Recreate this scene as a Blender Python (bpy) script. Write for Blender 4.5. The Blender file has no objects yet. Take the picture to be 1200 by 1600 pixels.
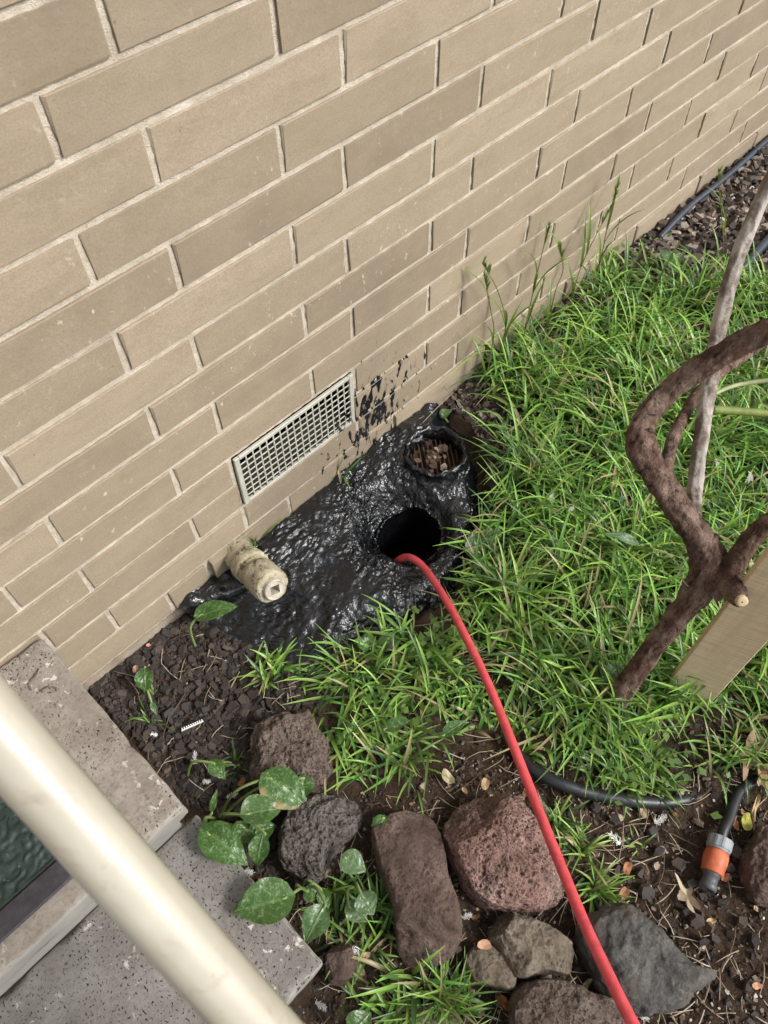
import bpy, bmesh, math, random
from math import sin, cos, pi, radians, sqrt, atan2, exp
from mathutils import Vector, Matrix, noise
random.seed(7)
S = bpy.context.scene
COL = S.collection

# ------------------------------------------------------------------ camera
CAM = Vector((-0.30038, -0.77528, 1.38883))
RIGHT = Vector((0.70165355, -0.71250962, -0.00351229))
UP = Vector((0.59305255, 0.58127013, 0.55714784))
FWD = Vector((0.39493161, 0.39300773, -0.8304059))
F = 1248.975                                     # focal length in photo pixels
cam = bpy.data.cameras.new('Camera')
cam_o = bpy.data.objects.new('Camera', cam); COL.objects.link(cam_o)
mw = Matrix((RIGHT, UP, -FWD)).transposed().to_4x4(); mw.translation = CAM
cam_o.matrix_world = mw
cam.sensor_fit = 'VERTICAL'; cam.sensor_height = 36; cam.lens = F / 1600 * 36
cam.clip_start = 0.02; cam.clip_end = 200
cam.dof.use_dof = True; cam.dof.focus_distance = 1.4; cam.dof.aperture_fstop = 9
S.camera = cam_o
S.render.resolution_x = 768; S.render.resolution_y = 1024

# ------------------------------------------------------------------ light
SUN = Vector((0.32, -0.67, 0.67)).normalized()
w = bpy.data.worlds.new('World'); S.world = w; w.use_nodes = True
nt = w.node_tree; nt.nodes.clear()
sky = nt.nodes.new('ShaderNodeTexSky'); sky.sky_type = 'NISHITA'; sky.sun_disc = False
sky.sun_elevation = math.asin(SUN.z); sky.sun_rotation = atan2(SUN.x, SUN.y)
sky.dust_density = 4.0; sky.air_density = 1.0
hs = nt.nodes.new('ShaderNodeHueSaturation'); hs.inputs['Saturation'].default_value = 0.28
bg = nt.nodes.new('ShaderNodeBackground'); bg.inputs[1].default_value = 0.135
wo = nt.nodes.new('ShaderNodeOutputWorld')
nt.links.new(sky.outputs[0], hs.inputs['Color']); nt.links.new(hs.outputs[0], bg.inputs[0]); nt.links.new(bg.outputs[0], wo.inputs[0])
sl = bpy.data.lights.new('Sun', 'SUN'); sl.energy = 2.1; sl.angle = radians(13); sl.color = (1.0, 0.98, 0.945)
so = bpy.data.objects.new('Sun', sl); COL.objects.link(so)
so.rotation_euler = SUN.to_track_quat('Z', 'Y').to_euler()
S.view_settings.view_transform = 'Standard'; S.view_settings.look = 'None'
S.view_settings.exposure = 0.62; S.view_settings.gamma = 1.0

# ------------------------------------------------------------------ helpers
def ray(x, y): return RIGHT * ((x - 600) / F) + UP * ((800 - y) / F) + FWD
def P(x, y, z=0.0):                               # photo position seen on the level z
    d = ray(x, y); return CAM + d * ((z - CAM.z) / d.z)
def PX(p):
    v = Vector(p) - CAM; d = v.dot(FWD)
    if d < .05: return (-9999, -9999)
    return (600 + F * v.dot(RIGHT) / d, 800 - F * v.dot(UP) / d)
def inside(pt, poly):
    x, y = pt; c = False; n = len(poly)
    for i in range(n):
        x1, y1 = poly[i][0], poly[i][1]; x2, y2 = poly[i - 1][0], poly[i - 1][1]
        if (y1 > y) != (y2 > y) and x < (x2 - x1) * (y - y1) / (y2 - y1) + x1: c = not c
    return c
def nz(x, y, z=0.0): return noise.noise(Vector((x, y, z)))
def fbm(v, o=4): return noise.fractal(Vector(v), 1.0, 2.0, o)
def sstep(a, b, x):
    t = min(1, max(0, (x - a) / (b - a))); return t * t * (3 - 2 * t)
def lerp(a, b, t): return a + (b - a) * t
U = random.uniform

def link(name, me, parent=None, m=None, smooth=False):
    o = bpy.data.objects.new(name, me); COL.objects.link(o)
    if parent is not None: o.parent = parent
    if m is not None and not me.materials:
        for k in (m if isinstance(m, (list, tuple)) else [m]): me.materials.append(k)
    if smooth: me.polygons.foreach_set('use_smooth', [True] * len(me.polygons))
    return o
def mesh(name, v, f, parent=None, m=None, smooth=True, col=None, loc=None, midx=None):
    """one mesh object; loc moves the origin to the thing's base"""
    if loc is not None:
        L = Vector(loc); v = [(a[0] - L.x, a[1] - L.y, a[2] - L.z) for a in v]
    me = bpy.data.meshes.new(name); me.from_pydata([tuple(a) for a in v], [], f); me.update()
    if col is not None:
        at = me.color_attributes.new('Col', 'FLOAT_COLOR', 'POINT')
        at.data.foreach_set('color', [c for q in col for c in (q[0], q[1], q[2], 1.0)])
    o = link(name, me, parent, m, smooth)
    if midx: me.polygons.foreach_set('material_index', midx)
    if loc is not None: o.location = loc
    return o
def tag(o, label=None, cat=None, group=None, kind=None):
    if label: o['label'] = label
    if cat: o['category'] = cat
    if group: o['group'] = group
    if kind: o['kind'] = kind
    return o
def thing(name, label, cat, loc=(0, 0, 0), group=None):
    o = bpy.data.objects.new(name, None); COL.objects.link(o); o.location = loc; o.empty_display_size = .05
    return tag(o, label, cat, group)
def child(o, name, v, f, m, smooth=True, col=None):
    """part given in world coordinates, parented to a thing standing at its base"""
    L = o.location
    if o.parent: L = L + o.parent.location
    return mesh(name, [(a[0] - L.x, a[1] - L.y, a[2] - L.z) for a in v], f, o, m, smooth, col)

def crom(pts, n):                                 # Catmull-Rom through tuples (any dimension)
    out = []; k = len(pts)
    for i in range(k - 1):
        p0 = pts[max(0, i - 1)]; p1 = pts[i]; p2 = pts[i + 1]; p3 = pts[min(k - 1, i + 2)]
        for j in range(n):
            t = j / n
            out.append(tuple(.5 * (2 * b + (c - a) * t + (2 * a - 5 * b + 4 * c - d) * t * t + (3 * b - a - 3 * c + d) * t ** 3) for a, b, c, d in zip(p0, p1, p2, p3)))
    out.append(tuple(pts[-1])); return out
def tube(path, seg=12, cap=True, bump=None):
    """path of (x,y,z,r)"""
    v = []; f = []; n = len(path); pts = [Vector(p[:3]) for p in path]
    nrm = None
    for i in range(n):
        t = (pts[min(n - 1, i + 1)] - pts[max(0, i - 1)]).normalized()
        if nrm is None:
            nrm = t.orthogonal().normalized()
        nrm = (nrm - t * nrm.dot(t)).normalized(); b = t.cross(nrm)
        for k in range(seg):
            a = 2 * pi * k / seg; d = nrm * cos(a) + b * sin(a); r = path[i][3]
            q = pts[i] + d * r
            if bump: q = pts[i] + d * (r * bump(q, a, i / n))
            v.append(q)
    for i in range(n - 1):
        for k in range(seg):
            k2 = (k + 1) % seg
            f.append((i * seg + k, i * seg + k2, (i + 1) * seg + k2, (i + 1) * seg + k))
    if cap:
        f.append(tuple(range(seg - 1, -1, -1))); f.append(tuple((n - 1) * seg + k for k in range(seg)))
    return v, f
def lathe(prof, seg=32, axis=None, origin=(0, 0, 0), jit=None):
    """profile of (radius, distance along axis)"""
    ax = Vector(axis or (0, 0, 1)).normalized(); e1 = ax.orthogonal().normalized(); e2 = ax.cross(e1); O = Vector(origin)
    v = []; f = []
    for i, (r, h) in enumerate(prof):
        for k in range(seg):
            a = 2 * pi * k / seg; d = e1 * cos(a) + e2 * sin(a); q = O + ax * h + d * r
            if jit: q = q + d * jit(q) + ax * jit(q * 1.3 + Vector((3, 1, 2))) * .5
            v.append(q)
    for i in range(len(prof) - 1):
        for k in range(seg):
            k2 = (k + 1) % seg
            f.append((i * seg + k, i * seg + k2, (i + 1) * seg + k2, (i + 1) * seg + k))
    return v, f
def box_mesh(x0, x1, y0, y1, z0, z1, bev=0.0, seg=1, cuts=0, amp=0.0, fr=30.0, seed=0):
    bm = bmesh.new(); bmesh.ops.create_cube(bm, size=1)
    for q in bm.verts: q.co = Vector((lerp(x0, x1, q.co.x + .5), lerp(y0, y1, q.co.y + .5), lerp(z0, z1, q.co.z + .5)))
    if bev: bmesh.ops.bevel(bm, geom=bm.edges[:], offset=bev, segments=seg, profile=.5, affect='EDGES')
    if cuts:
        for _ in range(cuts):
            ee = [e for e in bm.edges if e.calc_length() > .012]
            if not ee: break
            bmesh.ops.subdivide_edges(bm, edges=ee, cuts=1, use_grid_fill=True)
        bm.normal_update()
        for q in bm.verts:
            n = q.normal; q.co += n * amp * (fbm(q.co * fr + Vector((seed, 0, 0)), 4))
    v = [q.co.copy() for q in bm.verts]; f = [tuple(q.index for q in p.verts) for p in bm.faces]; bm.free()
    return v, f
def join(parts):
    V = []; FF = []
    for v, f in parts:
        o = len(V); V += list(v); FF += [tuple(i + o for i in q) for q in f]
    return V, FF

# ------------------------------------------------------------------ materials
class NB:
    def __init__(s, name, rough=.8, spec=.3):
        s.m = bpy.data.materials.new(name); s.m.use_nodes = True; s.t = s.m.node_tree
        s.b = s.t.nodes['Principled BSDF']; s.out = s.t.nodes['Material Output']
        s.b.inputs['Roughness'].default_value = rough; s.b.inputs['Specular IOR Level'].default_value = spec
    def n(s, ty, ins=None, **pr):
        q = s.t.nodes.new(ty)
        for k, val in pr.items(): setattr(q, k, val)
        for k, val in (ins or {}).items(): s.set(q.inputs[k], val)
        return q
    def set(s, sock, val):
        if isinstance(val, bpy.types.NodeSocket): s.t.links.new(val, sock)
        else:
            if sock.type == 'RGBA' and len(val) == 3: val = (*val, 1)
            sock.default_value = val
    def noise(s, scale, detail=4, rough=.55, vec=None, dist=0.0):
        q = s.n('ShaderNodeTexNoise', {'Scale': scale, 'Detail': detail, 'Roughness': rough, 'Distortion': dist})
        s.set(q.inputs['Vector'], vec or s.obj()); return q.outputs[0]
    def voro(s, scale, vec=None, feature='F1', out='Distance', rnd=1.0):
        q = s.n('ShaderNodeTexVoronoi', {'Scale': scale, 'Randomness': rnd}, feature=feature)
        s.set(q.inputs['Vector'], vec or s.obj()); return q.outputs[out]
    def obj(s):
        if not hasattr(s, '_o'): s._o = s.n('ShaderNodeTexCoord').outputs['Object']
        return s._o
    def pos(s):
        if not hasattr(s, '_p'): s._p = s.n('ShaderNodeNewGeometry').outputs['Position']
        return s._p
    def ramp(s, fac, stops, interp='LINEAR'):
        q = s.n('ShaderNodeValToRGB'); q.color_ramp.interpolation = interp
        e = q.color_ramp.elements
        while len(e) < len(stops): e.new(.5)
        for i, (p, c) in enumerate(stops):
            e[i].position = p
            if not isinstance(c, (tuple, list)): c = (c, c, c)
            e[i].color = (*c, 1)
        s.set(q.inputs[0], fac); return q.outputs[0]
    def mix(s, fac, a, b, mode='MIX'):
        q = s.n('ShaderNodeMix', data_type='RGBA', blend_type=mode)
        s.set(q.inputs[0], fac); s.set(q.inputs[6], a); s.set(q.inputs[7], b); return q.outputs[2]
    def math(s, op, a, b=0.0, c=None, clamp=False):
        q = s.n('ShaderNodeMath', operation=op); q.use_clamp = clamp
        s.set(q.inputs[0], a); s.set(q.inputs[1], b)
        if c is not None: s.set(q.inputs[2], c)
        return q.outputs[0]
    def scaled(s, v, sc):
        q = s.n('ShaderNodeMapping'); s.set(q.inputs[0], v); q.inputs['Scale'].default_value = sc; return q.outputs[0]
    def bump(s, h, strength=.5, dist=.002, chain=None):
        q = s.n('ShaderNodeBump', {'Strength': strength, 'Distance': dist}); s.set(q.inputs['Height'], h)
        if chain: s.set(q.inputs['Normal'], chain)
        return q.outputs[0]
    def color(s, c): s.set(s.b.inputs['Base Color'], c)
    def rough(s, c): s.set(s.b.inputs['Roughness'], c)
    def normal(s, c): s.set(s.b.inputs['Normal'], c)
    def orand(s): return s.n('ShaderNodeObjectInfo').outputs['Random']
    def attr(s): return s.n('ShaderNodeAttribute', attribute_name='Col').outputs['Color']

def splatter(b):
    """black bitumen spatter and runs beside the air vent, a stain with its own shape"""
    p = b.pos(); sep = b.n('ShaderNodeSeparateXYZ', {0: p})
    dx = b.math('MULTIPLY', b.math('SUBTRACT', sep.outputs[0], .452), 6.0)
    dz = b.math('MULTIPLY', b.math('SUBTRACT', sep.outputs[2], .135), 5.4)
    d = b.math('SQRT', b.math('ADD', b.math('MULTIPLY', dx, dx), b.math('MULTIPLY', dz, dz)))
    fall = b.math('SUBTRACT', 1.0, d)
    n1 = b.noise(1.0, 2, .5, b.scaled(p, (64, 40, 24)), .5)
    n2 = b.noise(1.0, 2, .5, b.scaled(p, (210, 90, 110)))
    v = b.math('ADD', b.math('MULTIPLY', n1, 1.3), b.math('MULTIPLY', n2, .22))
    v = b.math('ADD', v, b.math('MULTIPLY_ADD', fall, .31, -.41))
    return b.ramp(v, [(.0, 0), (.565, 0), (.63, 1), (1, 1)])

def mat_brick(name, c0, c1, c2, stain=True):
    b = NB(name, .78, .3); r = b.orand(); p = b.pos()
    base = b.ramp(r, [(0, c0), (.5, c1), (1, c2)])
    big = b.noise(7, 3, .6, p); base = b.mix(b.ramp(big, [(.3, 0), (.75, .55)]), base, (.365, .298, .218))
    st = b.noise(1, 5, .7, b.scaled(p, (9, 9, 30))); base = b.mix(b.ramp(st, [(.45, 0), (.75, .5)]), base, (.20, .155, .105))
    mot = b.noise(38, 5, .75, p); base = b.mix(b.ramp(mot, [(.55, 0), (.8, .5)]), base, (.40, .34, .265)); base = b.mix(b.ramp(mot, [(.25, .5), (.42, 0)]), base, (.20, .155, .11))
    grain = b.noise(420, 2, .6, p); base = b.mix(b.ramp(grain, [(.35, .9), (.65, .0)]), base, b.mix(.5, base, (.20, .15, .09)))
    sp = b.voro(95, p); base = b.mix(b.ramp(sp, [(.0, .8), (.09, 0)]), base, (.09, .065, .05)); base = b.mix(b.ramp(b.voro(26, p), [(.0, .8), (.055, 0)]), base, (.08, .055, .04))
    lime = b.math('MULTIPLY', b.ramp(b.noise(70, 4, .7, b.scaled(p, (1, 1, .6))), [(.62, 0), (.68, .7)]), b.ramp(b.noise(5, 2, .5, p), [(.45, 0), (.65, 1)]))
    base = b.mix(lime, base, (.60, .52, .40))
    damp = b.n('ShaderNodeSeparateXYZ', {0: p}).outputs[2]
    dm = b.ramp(b.math('ADD', damp, b.math('MULTIPLY', b.noise(14, 3, .6, p), .07)), [(.05, .38), (.12, 0)])
    base = b.mix(dm, base, (.30, .245, .19))
    if stain:
        s = splatter(b); base = b.mix(s, base, (.012, .012, .013)); b.rough(b.ramp(s, [(0, .78), (1, .22)]))
    b.color(base)
    n = b.bump(grain, .25, .0015); n = b.bump(b.noise(60, 4, .6, p), .25, .003, n); b.normal(n)
    return b.m
MB = mat_brick('brick tan', (.212, .172, .127), (.285, .234, .172), (.350, .288, .211))
def mat_mortar():
    b = NB('mortar', .95, .1); p = b.pos()
    c = b.ramp(b.noise(28, 4, .6, p), [(.3, (.42, .365, .29)), (.55, (.56, .495, .405)), (.8, (.68, .62, .53))])
    g = b.noise(700, 2, .7, p); c = b.mix(b.ramp(g, [(.3, .45), (.48, 0)]), c, (.30, .25, .19))
    dk = b.ramp(b.noise(40, 4, .7, p), [(.62, 0), (.75, .6)]); c = b.mix(dk, c, (.20, .165, .12))
    s = splatter(b); c = b.mix(s, c, (.012, .012, .013)); b.color(c)
    b.normal(b.bump(g, .9, .002, b.bump(b.noise(160, 4, .7, p), .7, .004))); return b.m
MM = mat_mortar()
def mat_vent():
    b = NB('vent cream', .55, .4); p = b.pos()
    c = b.ramp(b.noise(30, 4, .6, p), [(.3, (.36, .35, .295)), (.7, (.46, .45, .385))])
    c = b.mix(b.ramp(b.noise(90, 4, .7, p), [(.6, 0), (.75, .5)]), c, (.26, .21, .14))
    c = b.mix(splatter(b), c, (.015, .015, .015)); b.color(c); b.normal(b.bump(b.noise(200, 3), .2, .001)); return b.m
MV = mat_vent()
def simple(name, c0, c1, scale=20, rough=.8, spec=.3, bs=.4, bd=.002, bscale=120):
    b = NB(name, rough, spec)
    b.color(b.ramp(b.noise(scale, 5, .65), [(.3, c0), (.7, c1)]))
    b.normal(b.bump(b.noise(bscale, 5, .65), bs, bd)); return b.m
MDARK = simple('vent cavity', (.025, .022, .018), (.04, .035, .028), 30, .95, .1)  # dark colour stands in for the shade inside the vent
MVFL = simple('vent ledge', (.05, .044, .036), (.075, .066, .054), 30, .95, .1)  # cavity floor darkened in its colour so the holes look shaded
MFOOT = simple('footing concrete', (.15, .125, .10), (.29, .245, .19), 18, .95, .1, .7, .004)
def mat_soil():
    b = NB('soil', .95, .12); p = b.obj()
    c = b.ramp(b.noise(9, 6, .7, p), [(.3, (.034, .022, .015)), (.55, (.078, .052, .036)), (.75, (.13, .092, .064))])
    c = b.mix(b.ramp(b.noise(260, 3, .7, p), [(.55, 0), (.7, .6)]), c, (.16, .115, .08))
    c = b.mix(b.ramp(b.voro(190, p), [(0, .7), (.09, 0)]), c, (.30, .235, .17)); b.color(c)
    b.normal(b.bump(b.noise(90, 8, .75, p), 1, .012, b.bump(b.noise(30, 5, .6, p), .8, .02))); return b.m
MSOIL = mat_soil()
def mat_col(name, rough=.8, spec=.25, bs=.3, scale=150, dist=.002):
    b = NB(name, rough, spec); c = b.attr(); g = b.noise(scale, 5, .7)
    c = b.mix(b.ramp(g, [(.3, .6), (.7, 0)]), c, b.mix(.6, c, (.02, .014, .01))); b.color(c)
    b.normal(b.bump(g, bs, dist)); return b.m
MCHIP = mat_col('bark chip', .82, .3, .6)
def mat_grass(name, trans=.35):
    b = NB(name, .34, .5); c = b.attr(); b.color(c)
    b.normal(b.bump(b.noise(300, 2), .1, .001))
    t = b.n('ShaderNodeBsdfTranslucent'); b.set(t.inputs[0], b.mix(.5, c, (.16, .30, .02)))
    mx = b.n('ShaderNodeMixShader', {0: trans}); b.set(mx.inputs[1], b.b.outputs[0]); b.set(mx.inputs[2], t.outputs[0])
    b.set(b.out.inputs[0], mx.outputs[0]); return b.m
MGRASS = mat_grass('grass', .4)
def mat_leaf():
    b = NB('mottled leaf', .32, .45); a = b.attr(); sep = b.n('ShaderNodeSeparateColor', {0: a})
    tone, rib = sep.outputs[0], sep.outputs[1]
    c = b.ramp(tone, [(0, (.030, .085, .010)), (.5, (.045, .105, .018)), (1, (.11, .17, .09))])
    p = b.obj()
    fl = b.noise(170, 4, .75, p, 1.0); c = b.mix(b.ramp(fl, [(.52, 0), (.62, .75)]), c, (.26, .34, .19))
    c = b.mix(b.ramp(b.noise(35, 2, .5, p), [(.35, .5), (.6, 0)]), c, (.03, .085, .012))
    c = b.mix(b.math('MULTIPLY', rib, .45), c, (.16, .26, .09))
    c = b.mix(sep.outputs[2], c, (.36, .23, .11)); b.color(c)
    b.normal(b.bump(b.noise(90, 3), .35, .003, b.bump(rib, .5, .003)))
    t = b.n('ShaderNodeBsdfTranslucent'); b.set(t.inputs[0], b.mix(.5, c, (.12, .25, .02)))
    mx = b.n('ShaderNodeMixShader', {0: .22}); b.set(mx.inputs[1], b.b.outputs[0]); b.set(mx.inputs[2], t.outputs[0])
    b.set(b.out.inputs[0], mx.outputs[0]); return b.m
MLEAF = mat_leaf()
MSTEM = simple('leaf stalk', (.13, .20, .055), (.20, .25, .09), 40, .45, .4, .2)
def mat_tar():
    b = NB('wet bitumen', .3, .75); p = b.obj()
    b.color(b.ramp(b.noise(22, 4, .6, p), [(.3, (.0035, .004, .005)), (.7, (.009, .010, .0125))]))
    b.rough(b.ramp(b.noise(45, 5, .7, p), [(.3, .06), (.52, .13), (.72, .28)]))
    n = b.bump(b.noise(190, 3, .55, p), .5, .003); n = b.bump(b.noise(420, 2, .5, p), .35, .0012, n)
    b.normal(n); return b.m
MTAR = mat_tar()
def mat_rock(name, c0, c1, c2, pit=0.0, pitscale=110, pale=(.45, .40, .37), palefrac=.7, rough=.85):
    b = NB(name, rough, .25); p = b.obj()
    c = b.ramp(b.noise(14, 6, .7, p), [(.25, c0), (.5, c1), (.75, c2)])
    g = b.noise(230, 5, .75, p); c = b.mix(b.ramp(g, [(.3, .7), (.55, 0)]), c, b.mix(.65, c, (.012, .01, .009)))
    n = b.bump(g, .6, .003)
    if pit:
        m_ = b.ramp(b.voro(pitscale, p), [(.0, 1), (.22, .9), (.33, 0)]); m3 = b.ramp(b.voro(pitscale * 2.3, p), [(.0, 1), (.25, .9), (.36, 0)])
        m2 = b.math('MULTIPLY', b.math('MAXIMUM', m_, m3), b.ramp(b.noise(28, 2, .5, p), [(.36, 0), (.48, 1)]))
        c = b.mix(b.math('MULTIPLY', m2, .55), c, (.02, .014, .012)); n = b.bump(b.math('SUBTRACT', 1, m2), pit, .006, n)
    dirt = b.ramp(b.noise(19, 6, .75, p, .3), [(.50, 0), (.66, .75)]); c = b.mix(dirt, c, (.075, .052, .036))
    c = b.mix(b.ramp(b.noise(16, 6, .8, p, .4), [(palefrac, 0), (palefrac + .06, .8)]), c, pale); b.color(c)
    n = b.bump(b.noise(45, 6, .72, p), .8, .010, n); b.normal(n); return b.m
MR_RED = mat_rock('red scoria', (.15, .080, .064), (.27, .165, .138), (.40, .29, .255), 1.0, 120, (.50, .42, .42), .71)
MR_BROWN = mat_rock('brown stone', (.06, .037, .030), (.125, .084, .068), (.23, .17, .14), .3, 90, (.22, .17, .13), .68)
MR_GREY = mat_rock('grey vesicular basalt', (.065, .055, .05), (.13, .112, .10), (.20, .178, .162), 1.0, 130, (.26, .22, .19), .74)
MR_EARTH = mat_rock('earthy lava stone', (.07, .052, .042), (.14, .105, .085), (.22, .175, .145), .9, 95, (.24, .19, .16), .74)
MR_SLATE = mat_rock('dark slate stone', (.034, .032, .030), (.088, .084, .078), (.22, .212, .198), .0, 90, (.42, .42, .42), .72)
MR_TAN = mat_rock('tan stone', (.10, .078, .056), (.17, .138, .102), (.27, .235, .19), .25, 60, (.30, .27, .23), .64)
def mat_concrete(name, warm, pits):
    b = NB(name, .9, .2); p = b.pos()
    c0, c1, c2 = ((.14, .118, .096), (.235, .205, .172), (.335, .303, .262)) if warm else ((.115, .105, .094), (.175, .163, .148), (.25, .238, .22))
    c = b.ramp(b.noise(9, 6, .72, p), [(.28, c0), (.5, c1), (.75, c2)])
    c = b.mix(b.ramp(b.noise(160, 3, .7, p), [(.35, .45), (.5, 0)]), c, (.10, .085, .07))
    sp = b.math('SUBTRACT', 1, b.noise(330, 2, .45, b.scaled(p, (1, .7, 1)))); mask = b.ramp(b.noise(10, 3, .6, p), [(.50 - .2 * pits, 0), (.62 - .2 * pits, 1)])
    pit = b.math('MULTIPLY', b.ramp(sp, [(0, 1), (.325, 1), (.375, 0)]), mask)
    c = b.mix(pit, c, (.028, .024, .02))
    wh = b.math('MULTIPLY', b.ramp(b.noise(48, 4, .7, p, .3), [(.60, 0), (.65, .9)]), b.ramp(b.noise(8, 2, .5, b.scaled(p, (1.3, .8, 1))), [(.42, 0), (.56, 1)]))
    c = b.mix(wh, c, (.55, .52, .47)); b.color(c)
    n = b.bump(b.math('SUBTRACT', 1, pit), .8, .0025); n = b.bump(b.noise(220, 4, .7, p), .5, .002, n); b.normal(n); return b.m
MC_UP = mat_concrete('weathered concrete', True, .2)
MC_LOW = mat_concrete('pitted concrete', False, 1.0)
MC_EDGE = simple('trowelled concrete edge', (.20, .19, .17), (.27, .26, .235), 12, .85, .2, .25, .001, 160)
def mat_paint_rail():
    b = NB('cream gloss paint', .2, .7); p = b.pos()
    c = b.ramp(b.noise(12, 4, .6, p), [(.3, (.335, .305, .24)), (.7, (.40, .37, .30))])
    c = b.mix(b.ramp(b.noise(22, 5, .7, p, .5), [(.55, 0), (.72, .5)]), c, (.17, .12, .07))
    c = b.mix(b.ramp(b.voro(60, p), [(0, .9), (.05, 0)]), c, (.16, .12, .08)); b.color(c)
    b.rough(b.ramp(b.noise(60, 4, .7, p), [(.3, .10), (.7, .22)])); b.b.inputs['Coat Weight'].default_value = .45; b.b.inputs['Coat Roughness'].default_value = .06; b.normal(b.bump(b.noise(45, 4, .6, p), .07, .002)); return b.m
MRAIL = mat_paint_rail()
def mat_mat():
    b = NB('green rubber mat', .55, .4); p = b.obj()
    c = b.ramp(b.noise(30, 5, .65, p), [(.3, (.012, .022, .019)), (.7, (.028, .043, .037))])
    c = b.mix(b.ramp(b.noise(120, 4, .7, p), [(.62, 0), (.72, .7)]), c, (.16, .17, .15)); b.color(c)
    b.normal(b.bump(b.noise(160, 4), .5, .002)); return b.m
MMAT = mat_mat()
MMATB = simple('dark mat border', (.020, .018, .022), (.045, .04, .045), 60, .6, .4, .4)
def mat_bark():
    b = NB('bark', .9, .2); p = b.obj()
    c = b.ramp(b.noise(26, 6, .75, b.scaled(p, (1, 1, .45))), [(.3, (.060, .032, .024)), (.46, (.140, .082, .060)), (.62, (.32, .23, .18))])
    g = b.noise(130, 5, .75, p); c = b.mix(b.ramp(g, [(.55, 0), (.72, .6)]), c, (.34, .28, .23))
    cr = b.noise(70, 4, .7, b.scaled(p, (1, 1, .35)), .8); c = b.mix(b.ramp(cr, [(.36, .85), (.46, 0)]), c, (.022, .014, .011)); b.color(c)
    b.normal(b.bump(g, 1, .006, b.bump(cr, 1, .012))); return b.m
MBARK = mat_bark()
def mat_greybark():
    b = NB('grey peeling bark', .85, .2); p = b.obj()
    c = b.ramp(b.noise(30, 5, .7, b.scaled(p, (1, 1, .3)), .4), [(.30, (.10, .068, .052)), (.44, (.20, .16, .13)), (.54, (.40, .36, .32)), (.75, (.50, .47, .43))]); b.color(c)
    b.normal(b.bump(b.noise(90, 5, .7, p), .8, .004)); return b.m
MGBARK = mat_greybark()
MCUT = simple('cut wood', (.42, .30, .17), (.55, .43, .27), 60, .8)
def mat_stake():
    b = NB('sawn pine', .75, .25); p = b.obj()
    c = b.ramp(b.noise(1, 5, .7, b.scaled(p, (60, 60, 5))), [(.3, (.60, .48, .30)), (.55, (.70, .57, .375)), (.8, (.75, .64, .45))])
    sw = b.noise(1, 2, .5, b.scaled(p, (12, 12, 260))); c = b.mix(b.ramp(sw, [(.45, 0), (.7, .35)]), c, (.34, .26, .145)); b.color(c)
    b.normal(b.bump(sw, .4, .002)); return b.m
MSTAKE = mat_stake()
def mat_plain(name, c, rough=.4, spec=.4, var=.25, bs=.1, metallic=0.0):
    b = NB(name, rough, spec); b.b.inputs['Metallic'].default_value = metallic
    d = tuple(k * (1 - var) for k in c); b.color(b.ramp(b.noise(60, 4, .65), [(.35, d), (.65, c)]))
    b.rough(b.ramp(b.noise(90, 4, .7), [(.3, rough * .8), (.7, min(1, rough * 1.35))])); b.normal(b.bump(b.noise(300, 3), bs, .001)); return b.m
MRED = mat_plain('red hose rubber', (.72, .085, .10), .36, .45, .32)
MBLK = mat_plain('black poly pipe', (.018, .020, .023), .42, .5, .3)
MBLUE = mat_plain('faded blue pipe', (.035, .048, .07), .4, .5, .3)
MGREY = mat_plain('grey plastic', (.28, .30, .32), .5, .4, .35)
MDGREY = mat_plain('dark grey plastic', (.08, .085, .09), .5, .4, .3)
MORANGE = mat_plain('faded orange plastic', (.60, .15, .065), .55, .4, .45)
MWHITE = mat_plain('white plastic', (.72, .70, .66), .5, .4, .15)
MFEATH = mat_plain('white feather', (.75, .73, .70), .8, .2, .2)
MWIRE = mat_plain('pale tie wire', (.55, .50, .42), .5, .4, .2)
MSTRAW = mat_plain('straw', (.34, .28, .19), .7, .3, .3)
MGSTEM = mat_plain('green twig', (.16, .20, .045), .5, .4, .35)
MRUST = mat_plain('rusty grate iron', (.085, .045, .03), .7, .3, .5, .5)
def mat_clay():
    b = NB('limewashed clay fitting', .8, .25); p = b.obj()
    c = b.ramp(b.noise(28, 5, .7, p), [(.3, (.28, .235, .15)), (.55, (.40, .36, .255)), (.75, (.52, .485, .40))])
    c = b.mix(b.ramp(b.noise(50, 5, .75, p, .5), [(.53, 0), (.60, .9)]), c, (.085, .06, .035))
    c = b.mix(b.ramp(b.noise(42, 4, .7, p), [(.62, 0), (.67, .8)]), c, (.62, .57, .52)); b.color(c)
    b.normal(b.bump(b.noise(110, 5, .7, p), .8, .004)); return b.m
MCLAY = mat_clay()
MLITTER = mat_col('dry leaf', .7, .3, .4, 200)

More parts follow.
